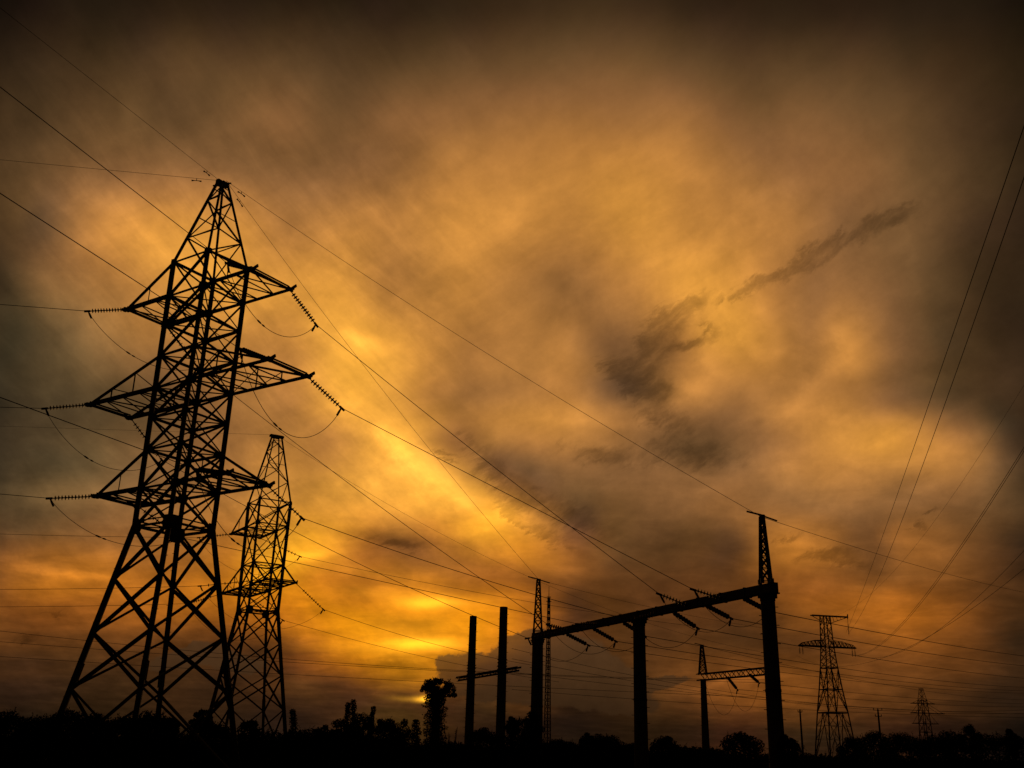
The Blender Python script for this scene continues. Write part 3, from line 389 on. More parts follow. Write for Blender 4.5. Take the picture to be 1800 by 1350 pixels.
# ------------------------------------------------------------------ gantries
def column(root, x, y, h, r0, r1, collar=True):
    c = MB(); n_ = 14
    c.tube([(x, y, h * k / n_) for k in range(n_ + 1)], [r0 + (r1 - r0) * k / n_ for k in range(n_ + 1)], 24)
    for q in range(int((h - 2.2) / .42)):
        z_ = 2.0 + q * .42; s_ = 1 if q % 2 else -1; rr = r0 + (r1 - r0) * z_ / h
        c.box((x + s_ * rr * .9, y - .05, z_), (x + s_ * (rr + .13), y - .05, z_), .03)
    o = c.build('column', concrete, root, smooth=False)
    if collar:
        k = MB(); k.tube([(x, y, h - .35), (x, y, h - .05)], [r1 * 1.08] * 2, 24); k.build('collar', rusty, root)
        k = MB(); k.tube([(x, y, h * .5), (x, y, h * .5 + .12)], [(r0 + r1) / 2 * 1.05] * 2, 24); k.build('collar', rusty, root)
    return o
def spire(root, x, y, z0, z1, w0, w1, ms=1.0):
    s = MB(); lo = [Vector((x + a * w0, y + b * w0, z0)) for a, b in ((-1, -1), (1, -1), (1, 1), (-1, 1))]; hi = [Vector((x + a * w1, y + b * w1, z1)) for a, b in ((-1, -1), (1, -1), (1, 1), (-1, 1))]
    for i in range(4): s.angle(lo[i], hi[i], .11 * ms)
    ts = [0, .2, .38, .55, .7, .84, 1]
    for q in range(6):
        a = [lerp(lo[i], hi[i], ts[q]) for i in range(4)]; b = [lerp(lo[i], hi[i], ts[q + 1]) for i in range(4)]
        for i in range(4):
            j = (i + 1) % 4; s.angle(a[i], b[j], .06 * ms); s.angle(a[j], b[i], .05 * ms)
            s.angle(a[i], a[j], .04 * ms)
    for i in range(4): s.box(lo[i] - Vector((0, 0, .12)), lo[i] + Vector((0, 0, .1)), .16 * ms)
    s.box((x - w1 * 1.4, y, z1 + .03), (x + w1 * 1.4, y, z1 + .03), w1 * 2.4, .12)
    s.box((x - .75, y - .1, z1 + .22), (x + .15, y, z1 + .04), .07, .07); s.box((x + .1, y, z1 + .02), (x + .8, y + .3, z1 - .12), .06, .06)
    return s.build('spire', steel, root)
GL = Vector((2.23, 71.5, 0)); GM = Vector((7.63, 59.02, 0)); GR = Vector((12.33, 48.17, 0)); gd = (GR - GL).normalized(); gn = Vector((gd.y, -gd.x, 0))
gr = thing('gantry', 'big concrete portal gantry with three columns and a thick top beam', 'gantry', tuple(GM))
column(gr, GL.x, GL.y, 8.92, .44, .37); column(gr, GM.x, GM.y, 8.90, .40, .34); column(gr, GR.x, GR.y, 8.92, .38, .33)
b = MB(); zc = 9.15
ends = (GL - gd * .45, GR + gd * .5)
b.box(ends[0] + Vector((0, 0, zc)), ends[1] + Vector((0, 0, zc)), .40, .42)
nseg = 13
for k in range(nseg + 1):
    c = lerp(ends[0], ends[1], k / nseg) + Vector((0, 0, zc)); b.box(c - gd * .05, c + gd * .05, .46, .48)
b.build('beam', concrete, gr)
for P_ in (GL, GM, GR):
    hw = MB(); hw.box(P_ - gn * .38 + Vector((0, 0, 8.80)), P_ + gn * .38 + Vector((0, 0, 8.80)), .5, .2); hw.box(P_ - gd * .55 + Vector((0, 0, 8.90)), P_ + gd * .55 + Vector((0, 0, 8.90)), .62, .06)
    hw.build('beam_bracket', rusty, gr)
spire(gr, GL.x, GL.y, 9.5, GEO['spL'], .28, .10); spire(gr, GR.x - .03, GR.y, 9.5, GEO['spR'], .23, .08)

s1_ = Vector(GEO['sg1']); s2_ = Vector(GEO['sg2'])
sg = thing('gantry', 'small distant gantry with thin lattice beam seen behind the right column', 'gantry', (s1_.x, s1_.y, 0))
column(sg, s1_.x, s1_.y, 8.95, .42, .28, False); column(sg, s2_.x, s2_.y, 8.95, .42, .28, False)
lb = MB(); dd = (s2_ - s1_).normalized(); nn_ = Vector((dd.y, -dd.x, 0)); LL = (s2_ - s1_).length
for zo in (8.85, 9.45):
    for s_ in (-1, 1): lb.angle(Vector((s1_.x, s1_.y, zo)) - dd * .8 + nn_ * s_ * .3, Vector((s2_.x, s2_.y, zo)) + dd * .5 + nn_ * s_ * .3, .11)
k = 0
while k * .75 < LL:
    for s_ in (-1, 1):
        a = s1_ + dd * k * .75 + nn_ * s_ * .3; c = a + dd * .75
        lb.angle(Vector((a.x, a.y, 8.85)), Vector((c.x, c.y, 9.45)), .06) if k % 2 else lb.angle(Vector((a.x, a.y, 9.45)), Vector((c.x, c.y, 8.85)), .06)
    k += 1
lb.build('lattice_beam', steel, sg)
spire(sg, s1_.x, s1_.y, 9.5, GEO['sgs'], .36, .12, 1.0); spire(sg, s2_.x, s2_.y, 9.5, GEO['sgs'], .36, .12, 1.0)

# twin bare posts with a crossbeam
pa = Vector(GEO['pa']); pb = Vector(GEO['pb'])
tp = thing('post_gantry', 'pair of tall bare concrete posts joined by a low crossbeam, left of the big gantry', 'gantry', (pa.x, pa.y, 0))
column(tp, pa.x, pa.y, 14.0, .44, .345, False); column(tp, pb.x, pb.y, 14.0, .44, .36, False)
cb = MB(); A = Vector([-4.52, 101.0, 7.87]); B = Vector([1.25, 92.0, 8.31]); d = (B - A).normalized()
for zo, s_ in ((0, 0), (.28, .2), (.28, -.2)): 
    n_ = Vector((d.y, -d.x, 0)); cb.angle(A + n_ * s_ + Vector((0, 0, zo)), B + n_ * s_ + Vector((0, 0, zo)), .16)
L_ = (B - A).length; k = 0
while k * .7 < L_ - .7:
    for s_ in (-.2, .2):
        p = A + d * k * .7; q = A + d * (k + 1) * .7; n_ = Vector((d.y, -d.x, 0))
        cb.angle(p, q + n_ * s_ + Vector((0, 0, .28)), .05) if k % 2 else cb.angle(p + n_ * s_ + Vector((0, 0, .28)), q, .05)
    k += 1
cb.build('crossbeam', steel, tp)
for P_ in (pa, pb):
    for j in range(5):
        k_ = MB(); k_.tube([(P_.x, P_.y, 8.2 + j * .28), (P_.x, P_.y, 8.26 + j * .28)], [.455] * 2, 16); k_.build('binding', rusty, tp)

# guyed lattice mast behind the left column
mp = Vector(GEO['mast'])
ms_ = thing('radio_mast', 'slim lattice mast with whip antenna right behind the left gantry column', 'mast', (mp.x, mp.y, 0))
mm = MB(); H_ = 28.5
lo = [Vector((mp.x + .75 * math.cos(t), mp.y + .75 * math.sin(t), 0)) for t in (.5, 2.6, 4.7)]; hi = [Vector((mp.x + .22 * math.cos(t), mp.y + .22 * math.sin(t), H_)) for t in (.5, 2.6, 4.7)]
for i in range(3): mm.tube([lo[i], hi[i]], .075, 6)
nb = 26
for q in range(nb):
    for i in range(3):
        j = (i + 1) % 3; a, b2 = lerp(lo[i], hi[i], q / nb), lerp(lo[j], hi[j], (q + 1) / nb); mm.box(a, b2, .06)
        mm.box(lerp(lo[j], hi[j], q / nb), lerp(lo[i], hi[i], (q + 1) / nb), .06)
        mm.box(lerp(lo[i], hi[i], q / nb), lerp(lo[j], hi[j], q / nb), .05)
mm.build('lattice_shaft', rusty, ms_)
an = MB(); an.tube([(mp.x, mp.y, H_), (mp.x, mp.y, 30.6)], [.06, .03], 6); an.build('antenna', steel, ms_)
cr_ = MB()
for z_, w_ in ((28.6, .8), (27.8, .95), (27.2, .6)): cr_.box((mp.x - w_ / 2, mp.y, z_), (mp.x + w_ / 2, mp.y, z_), .12)
cr_.box((mp.x, mp.y, 27), (mp.x, mp.y, 28.7), .2); cr_.build('head_platform', steel, ms_)

def utility_pole(P_, label, arms):
    r_ = thing('utility_pole', label, 'pole', (P_[0], P_[1], 0), 'short utility poles on the right')
    p = MB(); p.tube([(P_[0], P_[1], 0), (P_[0], P_[1], 9.0)], [.19, .12], 10); p.build('pole', bark, r_)
    for z_, w_ in arms:
        a = MB(); a.box((P_[0] - w_, P_[1], z_), (P_[0] + w_, P_[1] + .1, z_), .10); a.build('crossarm', rusty, r_)
        for k in (-1, 0, 1):
            i_ = MB(); i_.tube([(P_[0] + k * w_ * .9, P_[1], z_ + .05), (P_[0] + k * w_ * .9, P_[1], z_ + .16), (P_[0] + k * w_ * .9, P_[1], z_ + .3)], [.03, .08, .05], 8); i_.build('pin_insulator', glass, r_)
utility_pole(GEO['u1'], 'short utility pole between the right column and the right pylon', [(8.6, .35)])
utility_pole(GEO['u2'], 'short utility pole with a T-shaped top standing in the right thicket', [(8.9, .7), (8.0, .5)])

# ------------------------------------------------------------------ insulator strings
STR = [
["gantry-side insulator string on the large pylon's middle left crossarm",[-22.549,57.11,19.638],[-20.644,57.927,17.359],11,0.135,"near"],
["near-side insulator string on the gantry beam, first from the left column",[3.609,68.321,9.05],[1.462,67.4,8.565],8,0.14,"gantry"],
["gantry-side insulator string on the large pylon's top left crossarm",[-20.827,55.997,25.122],[-18.898,56.841,22.877],11,0.135,"near"],
["near-side insulator string on the gantry beam, second from the left column",[4.204,66.945,9.05],[2.777,66.321,9.308],8,0.14,"gantry"],
["gantry-side insulator string on the large pylon's bottom left crossarm",[-20.854,55.957,14.058],[-18.442,56.618,12.495],11,0.135,"near"],
["near-side insulator string on the gantry beam, third from the left column",[5.797,63.265,9.05],[4.439,62.892,9.023],8,0.14,"gantry"],
["gantry-side insulator string on the large pylon's bottom right crossarm",[-12.354,50.319,14.058],[-10.575,50.893,12.575],11,0.135,"near"],
["near-side insulator string on the gantry beam, fourth from the left column",[8.486,57.048,9.05],[6.931,56.546,8.531],8,0.14,"gantry"],
["gantry-side insulator string on the large pylon's top right crossarm",[-12.327,50.359,25.122],[-10.766,50.627,23.206],11,0.135,"near"],
["near-side insulator string on the gantry beam, fifth from the left column",[9.739,54.152,9.05],[8.1,53.87,9.598],8,0.14,"gantry"],
["gantry-side insulator string on the large pylon's middle right crossarm",[-10.632,49.206,19.638],[-8.762,49.388,18.037],11,0.135,"near"],
["near-side insulator string on the gantry beam, sixth from the left column",[10.967,51.313,9.05],[9.417,51.162,9.466],8,0.14,"gantry"],
["camera-side insulator string on the large pylon's top right crossarm",[-13.89,48.003,25.122],[-14.515,45.941,24.418],11,0.135,"near"],
["camera-side insulator string on the large pylon's middle right crossarm",[-12.168,46.89,19.638],[-12.91,44.442,19.21],11,0.135,"near"],
["camera-side insulator string on the large pylon's bottom right crossarm",[-13.863,48.043,14.058],[-14.59,45.644,13.596],11,0.135,"near"],
["camera-side insulator string on the large pylon's top left crossarm",[-22.39,53.641,25.122],[-24.498,53.388,24.837],11,0.135,"near"],
["camera-side insulator string on the large pylon's middle left crossarm",[-24.085,54.794,19.638],[-26.417,54.514,19.255],11,0.135,"near"],
["camera-side insulator string on the large pylon's bottom left crossarm",[-22.363,53.681,14.058],[-24.706,53.4,13.818],11,0.135,"near"],
["far-side insulator string under the gantry beam, first from the left column",[3.81,67.856,9.05],[5.608,70.157,8.502],8,0.14,"gantry"],
["far-side insulator string under the gantry beam, second from the left column",[5.296,64.423,9.05],[7.094,66.725,8.458],8,0.14,"gantry"],
["far-side insulator string under the gantry beam, third from the left column",[6.801,60.944,9.05],[8.484,63.099,8.434],8,0.14,"gantry"],
["far-side insulator string under the gantry beam, fourth from the left column",[8.971,55.926,9.05],[10.85,58.331,8.433],8,0.14,"gantry"],
["far-side insulator string under the gantry beam, fifth from the left column",[10.217,53.046,9.05],[12.169,55.544,8.664],8,0.14,"gantry"],
["far-side insulator string under the gantry beam, sixth from the left column",[11.489,50.107,9.05],[13.45,52.617,8.713],8,0.14,"gantry"],
["insulator string right of the top crossarm of the smaller lattice pylon",[-24.307,98.351,20.68],[-20.638,100.302,19.331],9,0.14,"mid"],
["insulator string right of the lower right crossarm of the smaller lattice pylon",[-18.573,89.488,15.08],[-16.171,90.765,13.024],9,0.14,"mid"],
["insulator string right of the lower left crossarm of the smaller lattice pylon",[-24.948,99.179,15.08],[-21.817,100.844,13.155],9,0.14,"mid"],
["insulator string left of the top crossarm of the smaller lattice pylon",[-26.747,96.746,20.68],[-29.783,96.807,20.274],9,0.14,"mid"],
["insulator string left of the lower right crossarm of the smaller lattice pylon",[-20.879,87.971,15.08],[-26.454,88.083,14.397],9,0.14,"mid"],
["insulator string left of the lower left crossarm of the smaller lattice pylon",[-27.253,97.663,15.08],[-30.322,97.724,14.107],9,0.14,"mid"],
["left of the two dark insulator strings under the small lattice-beam gantry",[21.628,102.173,9.1],[23.06,104.004,7.928],10,0.15,"far"],
["right of the two dark insulator strings under the small lattice-beam gantry",[23.041,98.908,9.1],[24.438,100.696,8.407],10,0.15,"far"]]
_d = {}
def disc_mesh(rad):
    if rad in _d: return _d[rad]
    prof = [(0.0, -.035), (.045, -.03), (.05, .0), (rad * .8, .006), (rad, .018), (rad * .98, .028), (rad * .6, .026), (.05, .04), (.035, .06), (0, .06)]
    bm = MB(); n_ = 14; vs = []
    for r_, z_ in prof:
        for k in range(n_): vs.append((max(r_, .001) * math.cos(2 * math.pi * k / n_), max(r_, .001) * math.sin(2 * math.pi * k / n_), z_))
    fs = [(i * n_ + k, i * n_ + (k + 1) % n_, (i + 1) * n_ + (k + 1) % n_, (i + 1) * n_ + k) for i in range(len(prof) - 1) for k in range(n_)]
    me = bpy.data.meshes.new('disc'); me.from_pydata(vs, [], fs); me.materials.append(glass); me.polygons.foreach_set('use_smooth', [True] * len(me.polygons)); _d[rad] = me
    return me
GRP = {'near': 'insulator strings on the large pylon', 'gantry': 'insulator strings on the big gantry', 'mid': 'insulator strings on the smaller pylon', 'far': 'insulator strings on the small gantry'}
for label, A, B, n_, rad, kind in STR:
    A = Vector(A); B = Vector(B); d = B - A; L = d.length; d.normalize(); q = d.to_track_quat('Z', 'Y')
    r_ = thing('insulator_string', label, 'insulator string', tuple(A), GRP[kind])
    ln = MB(); s0 = .9 if (kind == 'mid' and L > 3.2) else L * .12
    body = L - s0 - L * .08
    ln.tube([A, A + d * s0], .028, 6); ln.tube([A + d * s0, B], .03, 6); ln.build('link_rod', steel, r_)
    for k in range(n_):
        o = bpy.data.objects.new('disc', disc_mesh(rad)); C.objects.link(o); o.parent = r_
        o.location = d * (s0 + body * (k + .4) / n_); o.rotation_mode = 'QUATERNION'; o.rotation_quaternion = q
    cl = MB(); cl.box(B - d * .12, B + d * .22, .07, .11); tail = Vector((-d.x * .25, -d.y * .25, -.42)); cl.tube([B, B + tail * .5 , B + tail], [.035, .06, .055], 8); cl.build('clamp', steel, r_)
# suspension string at the tip of the right pylon's top bar, pairs under its crossarm
def hang(P_, L, label, n_=9, rad=.16):
    r_ = thing('insulator_string', label, 'insulator string', tuple(P_), 'insulator strings hanging on the right pylon')
    ln = MB(); ln.tube([P_, P_ - Vector((0, 0, L))], .05, 6); ln.build('link_rod', steel, r_)
    for k in range(n_):
        o = bpy.data.objects.new('disc', disc_mesh(rad)); C.objects.link(o); o.parent = r_; o.location = (0, 0, -L * .35 - L * .6 * k / n_)
hang(RO + RU * 6.0 + Vector((0, 0, 33.8)), 4.0, 'single insulator string hanging from the right tip of the pylon top bar', 12, .2)
for i_, (x_, nm) in enumerate(((-7.3, 'leftmost'), (-6.5, 'second from left'), (6.5, 'third from left'), (7.2, 'rightmost'))):
    hang(RO + RU * x_ + Vector((0, 0, 26.7)), 1.9, f'{nm} of four short insulators under the right pylon crossarm', 8, .2)

# ------------------------------------------------------------------ wires
WIRES = [
["overhead_wire","power line from the large pylon's middle left crossarm down to the gantry","wire",[[-20.644,57.927,17.359],[1.462,67.4,8.565]],0.017,0.47],
["overhead_wire","power line from the large pylon's top left crossarm down to the gantry","wire",[[-18.898,56.841,22.877],[2.777,66.321,9.308]],0.017,0.34],
["overhead_wire","power line from the large pylon's bottom left crossarm down to the gantry","wire",[[-18.442,56.618,12.495],[4.439,62.892,9.023]],0.017,0.01],
["overhead_wire","power line from the large pylon's bottom right crossarm down to the gantry","wire",[[-10.575,50.893,12.575],[6.931,56.546,8.531]],0.017,0.26],
["overhead_wire","power line from the large pylon's top right crossarm down to the gantry","wire",[[-10.766,50.627,23.206],[8.1,53.87,9.598]],0.017,0.15],
["overhead_wire","power line from the large pylon's middle right crossarm down to the gantry","wire",[[-8.762,49.388,18.037],[9.417,51.162,9.466]],0.017,0.02],
["overhead_wire","power line running off left from the large pylon's top right crossarm","wire",[[-14.515,45.941,24.418],[-35.64,-23.772,22.407]],0.017,0],
["overhead_wire","power line running off left from the large pylon's middle right crossarm","wire",[[-12.91,44.442,19.21],[-33.918,-24.885,17.263]],0.017,0],
["overhead_wire","power line running off left from the large pylon's bottom right crossarm","wire",[[-14.59,45.644,13.596],[-35.613,-23.732,9.855]],0.017,0],
["overhead_wire","power line running off left from the large pylon's top left crossarm","wire",[[-24.498,53.388,24.837],[-181.25,34.578,25.767]],0.017,0],
["overhead_wire","power line running off left from the large pylon's middle left crossarm","wire",[[-26.417,54.514,19.255],[-182.945,35.731,13.673]],0.017,0],
["overhead_wire","power line running off left from the large pylon's bottom left crossarm","wire",[[-24.706,53.4,13.818],[-181.224,34.618,19.699]],0.017,0],
["jumper_cable","jumper cable looping under the large pylon's top right crossarm","cable",[[-14.515,45.941,24.418],[-10.766,50.627,23.206]],0.015,2.0],
["jumper_cable","jumper cable looping under the large pylon's middle right crossarm","cable",[[-12.91,44.442,19.21],[-8.762,49.388,18.037]],0.015,2.8],
["jumper_cable","jumper cable looping under the large pylon's bottom right crossarm","cable",[[-14.59,45.644,13.596],[-10.575,50.893,12.575]],0.015,2.6],
["jumper_cable","jumper cable looping under the large pylon's top left crossarm","cable",[[-24.498,53.388,24.837],[-18.898,56.841,22.877]],0.015,1.3],
["jumper_cable","jumper cable looping under the large pylon's middle left crossarm","cable",[[-26.417,54.514,19.255],[-20.644,57.927,17.359]],0.015,1.8],
["jumper_cable","jumper cable looping under the large pylon's bottom left crossarm","cable",[[-24.706,53.4,13.818],[-18.442,56.618,12.495]],0.015,1.3],
["earth_wire","thin earth wire from the large pylon peak to the right gantry spire","wire",[[-17.159,52.0,32.833],[12.295,48.244,12.621]],0.011,0.5],
["earth_wire","thin earth wire from the large pylon peak to the left gantry spire","wire",[[-17.159,52.1,32.833],[2.27,71.417,12.994]],0.01,0.6],
["earth_wire","thin earth wire rising from the large pylon peak to the top left corner","wire",[[-17.559,52.0,32.833],[-39.109,-19.775,25.769]],0.01,0],
["earth_wire","thin earth wire running left from the large pylon peak to the left edge","wire",[[-17.559,52.0,32.833],[-176.219,32.937,34.363]],0.01,0],
["overhead_wire","power line leaving the gantry for the right edge, first from its left column","wire",[[5.608,70.157,8.502],[95.376,185.055,13.583]],0.02,0.89],
["jumper_cable","jumper cable hanging below the gantry beam, first from its left column","cable",[[1.462,67.4,8.565],[5.608,70.157,8.502]],0.014,1.25],
["overhead_wire","power line leaving the gantry for the right edge, second from its left column","wire",[[7.094,66.725,8.458],[96.095,180.641,13.737]],0.02,0.94],
["jumper_cable","jumper cable hanging below the gantry beam, second from its left column","cable",[[2.777,66.321,9.308],[7.094,66.725,8.458]],0.014,1.25],
["overhead_wire","power line leaving the gantry for the right edge, third from its left column","wire",[[8.484,63.099,8.434],[86.801,163.341,13.028]],0.02,0.84],
["jumper_cable","jumper cable hanging below the gantry beam, third from its left column","cable",[[4.439,62.892,9.023],[8.484,63.099,8.434]],0.014,1.25],
["overhead_wire","power line leaving the gantry for the right edge, fourth from its left column","wire",[[10.85,58.331,8.433],[73.368,138.351,12.153]],0.02,0.44],
["jumper_cable","jumper cable hanging below the gantry beam, fourth from its left column","cable",[[6.931,56.546,8.531],[10.85,58.331,8.433]],0.014,1.25],
["overhead_wire","power line leaving the gantry for the right edge, fifth from its left column","wire",[[12.169,55.544,8.664],[66.039,124.495,12.539]],0.02,0.4],
["jumper_cable","jumper cable hanging below the gantry beam, fifth from its left column","cable",[[8.1,53.87,9.598],[12.169,55.544,8.664]],0.014,1.25],
["overhead_wire","power line leaving the gantry for the right edge, sixth from its left column","wire",[[13.45,52.617,8.713],[58.262,109.975,12.176]],0.02,0.26],
["jumper_cable","jumper cable hanging below the gantry beam, sixth from its left column","cable",[[9.417,51.162,9.466],[13.45,52.617,8.713]],0.014,1.25],
["earth_wire","thin earth wire falling from the right gantry spire to the right edge","wire",[[12.295,48.244,12.621],[54.741,102.572,17.579]],0.011,0.4],
["earth_wire","thin earth wire falling right from the left gantry spire","wire",[[2.27,71.417,12.994],[26.178,102.018,13.645]],0.01,0.3],
["overhead_wire","power line falling rightward from the top crossarm of the smaller lattice pylon","wire",[[-20.638,100.302,19.331],[22.242,123.102,16.243]],0.018,0.5],
["overhead_wire","power line falling rightward from the lower right crossarm of the smaller lattice pylon","wire",[[-16.171,90.765,13.024],[3.508,101.228,9.427]],0.018,0.5],
["overhead_wire","power line falling rightward from the lower left crossarm of the smaller lattice pylon","wire",[[-21.817,100.844,13.155],[5.991,115.629,8.953]],0.018,0.5],
["overhead_wire","power line running left from the top crossarm of the smaller lattice pylon","wire",[[-29.783,96.807,20.274],[-64.729,97.506,20.509]],0.018,0.2],
["jumper_cable","jumper cable looping under the top crossarm of the smaller lattice pylon","cable",[[-29.783,96.807,20.274],[-20.638,100.302,19.331]],0.013,2.6],
["overhead_wire","power line running left from the lower right crossarm of the smaller lattice pylon","wire",[[-26.454,88.083,14.397],[-57.698,88.708,13.521]],0.018,0.2],
["jumper_cable","jumper cable looping under the lower right crossarm of the smaller lattice pylon","cable",[[-26.454,88.083,14.397],[-16.171,90.765,13.024]],0.013,2.6],
["overhead_wire","power line running left from the lower left crossarm of the smaller lattice pylon","wire",[[-30.322,97.724,14.107],[-62.621,98.37,13.184]],0.018,0.2],
["jumper_cable","jumper cable looping under the lower left crossarm of the smaller lattice pylon","cable",[[-30.322,97.724,14.107],[-21.817,100.844,13.155]],0.013,2.6],
["earth_wire","faint earth wire running left from the smaller pylon peak","wire",[[-22.403,92.8,29.58],[-62.71,93.606,30.094]],0.01,0],
["earth_wire","faint earth wire falling right from the smaller pylon peak behind the gantry","wire",[[-22.403,92.8,29.58],[29.538,120.417,13.193]],0.011,3.0],
["jumper_cable","jumper loop hanging from the small lattice-beam gantry, left one","cable",[[19.074,100.439,9.0],[23.06,104.004,7.928]],0.014,3.0],
["overhead_wire","distant power line from the small gantry to the right edge, lower one","wire",[[23.06,104.004,7.928],[107.376,211.925,12.645]],0.022,0.5],
["jumper_cable","jumper loop hanging from the small lattice-beam gantry, right one","cable",[[20.486,97.174,9.0],[24.438,100.696,8.407]],0.014,3.0],
["overhead_wire","distant power line from the small gantry to the right edge, upper one","wire",[[24.438,100.696,8.407],[100.03,197.449,12.463]],0.022,0.5],
["earth_wire","earth wire from the small gantry spire to the right edge","wire",[[20.06,105.799,12.24],[107.756,218.045,14.294]],0.02,1.2],
["overhead_wire","uppermost of the three distant lines crossing low behind both pylons","wire",[[-78.108,150.0,16.668],[42.209,170.0,13.559]],0.03,1.68],
["overhead_wire","middle one of the three distant lines crossing low behind both pylons","wire",[[-77.757,150.0,14.992],[42.182,170.0,13.115]],0.03,0.87],
["overhead_wire","lowest of the three distant lines crossing low behind both pylons","wire",[[-77.31,150.0,12.855],[42.041,170.0,10.818]],0.03,0.4],
["overhead_wire","upper distant line between the gantry columns and right pylon","wire",[[1.046,160.0,16.535],[115.634,220.0,12.99]],0.03,3.8],
["overhead_wire","second distant line between the gantry columns and right pylon","wire",[[1.083,160.0,15.009],[115.488,220.0,12.082]],0.03,2.88],
["overhead_wire","third distant line between the gantry columns and right pylon","wire",[[0.258,160.0,13.136],[115.415,220.0,11.63]],0.03,1.41],
["overhead_wire","lowest distant line skimming over the treeline at right","wire",[[1.192,160.0,10.491],[115.306,220.0,10.952]],0.03,0.86],
["overhead_wire","left wire of the overhead pair climbing steeply to the upper right edge","wire",[[8.423,-7.435,25.887],[10.242,-1.098,25.889],[12.061,5.24,25.896],[13.88,11.577,25.909],[15.699,17.914,25.926],[17.518,24.252,25.95],[19.337,30.589,25.978],[21.155,36.926,26.012],[22.974,43.264,26.051],[24.793,49.601,26.096],[26.612,55.938,26.145],[28.431,62.276,26.201],[30.25,68.613,26.261],[32.069,74.95,26.327],[33.888,81.288,26.398],[35.707,87.625,26.475],[37.526,93.963,26.557],[39.344,100.3,26.644],[41.163,106.637,26.736],[42.982,112.975,26.834],[44.801,119.312,26.938],[46.62,125.649,27.046],[48.439,131.987,27.16],[50.258,138.324,27.279],[52.077,144.661,27.404],[53.896,150.999,27.534],[55.715,157.336,27.669],[57.534,163.673,27.81],[59.352,170.011,27.956],[61.171,176.348,28.107],[62.99,182.685,28.264],[64.809,189.023,28.426],[66.628,195.36,28.593],[68.447,201.698,28.766],[70.266,208.035,28.944],[72.085,214.372,29.127],[73.904,220.71,29.316],[75.723,227.047,29.51],[77.541,233.384,29.709],[79.36,239.722,29.914],[81.179,246.059,30.124]],0.022,-1],
["overhead_wire","right wire of the overhead pair climbing steeply to the upper right edge","wire",[[9.42,-4.764,26.379],[11.229,1.507,26.121],[13.038,7.777,25.881],[14.847,14.048,25.659],[16.656,20.318,25.455],[18.465,26.589,25.27],[20.274,32.859,25.102],[22.083,39.13,24.952],[23.892,45.401,24.82],[25.701,51.671,24.707],[27.51,57.942,24.611],[29.319,64.212,24.533],[31.128,70.483,24.474],[32.937,76.753,24.432],[34.746,83.024,24.408],[36.555,89.295,24.403],[38.364,95.565,24.415],[40.173,101.836,24.446],[41.982,108.106,24.495],[43.791,114.377,24.561],[45.6,120.647,24.646],[47.409,126.918,24.748],[49.218,133.189,24.869],[51.027,139.459,25.008],[52.836,145.73,25.164],[54.645,152.0,25.339],[56.454,158.271,25.532],[58.263,164.541,25.743],[60.072,170.812,25.972],[61.881,177.083,26.218],[63.69,183.353,26.483],[65.499,189.624,26.766],[67.308,195.894,27.067],[69.117,202.165,27.386],[70.925,208.436,27.723],[72.734,214.706,28.078],[74.543,220.977,28.451],[76.352,227.247,28.843],[78.161,233.518,29.252],[79.97,239.788,29.679],[81.779,246.059,30.124]],0.022,-1],
["earth_wire","faint upper earth wire rising from the right pylon to the right edge","wire",[[34.281,41.012,34.998],[35.251,46.138,34.125],[36.221,51.264,33.296],[37.191,56.39,32.51],[38.161,61.516,31.768],[39.131,66.643,31.069],[40.101,71.769,30.413],[41.071,76.895,29.801],[42.041,82.021,29.232],[43.011,87.147,28.706],[43.981,92.273,28.224],[44.95,97.4,27.785],[45.92,102.526,27.389],[46.89,107.652,27.037],[47.86,112.778,26.728],[48.83,117.904,26.462],[49.8,123.031,26.24],[50.77,128.157,26.061],[51.74,133.283,25.926],[52.71,138.409,25.834],[53.68,143.535,25.785],[54.65,148.662,25.779],[55.62,153.788,25.817],[56.59,158.914,25.899],[57.56,164.04,26.023],[58.529,169.166,26.191],[59.499,174.292,26.403],[60.469,179.419,26.657],[61.439,184.545,26.955],[62.409,189.671,27.297],[63.379,194.797,27.682],[64.349,199.923,28.11],[65.319,205.05,28.581],[66.289,210.176,29.096],[67.259,215.302,29.654],[68.229,220.428,30.256],[69.199,225.554,30.901],[70.169,230.68,31.589],[71.139,235.807,32.32],[72.108,240.933,33.095],[73.078,246.059,33.914]],0.011,-1],
["overhead_wire","steep twin conductor, left strand, crossing the lower right sky","wire",[[25.526,30.302,24.264],[26.974,35.696,23.863],[28.422,41.09,23.484],[29.87,46.484,23.127],[31.318,51.878,22.791],[32.766,57.272,22.476],[34.214,62.666,22.183],[35.663,68.06,21.912],[37.111,73.454,21.662],[38.559,78.848,21.434],[40.007,84.242,21.227],[41.455,89.636,21.042],[42.903,95.029,20.878],[44.351,100.423,20.736],[45.8,105.817,20.615],[47.248,111.211,20.516],[48.696,116.605,20.439],[50.144,121.999,20.383],[51.592,127.393,20.348],[53.04,132.787,20.335],[54.489,138.181,20.344],[55.937,143.575,20.374],[57.385,148.969,20.426],[58.833,154.362,20.499],[60.281,159.756,20.594],[61.729,165.15,20.71],[63.177,170.544,20.848],[64.626,175.938,21.007],[66.074,181.332,21.188],[67.522,186.726,21.39],[68.97,192.12,21.614],[70.418,197.514,21.86],[71.866,202.908,22.127],[73.314,208.302,22.415],[74.763,213.696,22.725],[76.211,219.089,23.057],[77.659,224.483,23.41],[79.107,229.877,23.785],[80.555,235.271,24.181],[82.003,240.665,24.599],[83.452,246.059,25.038]],0.02,-1],
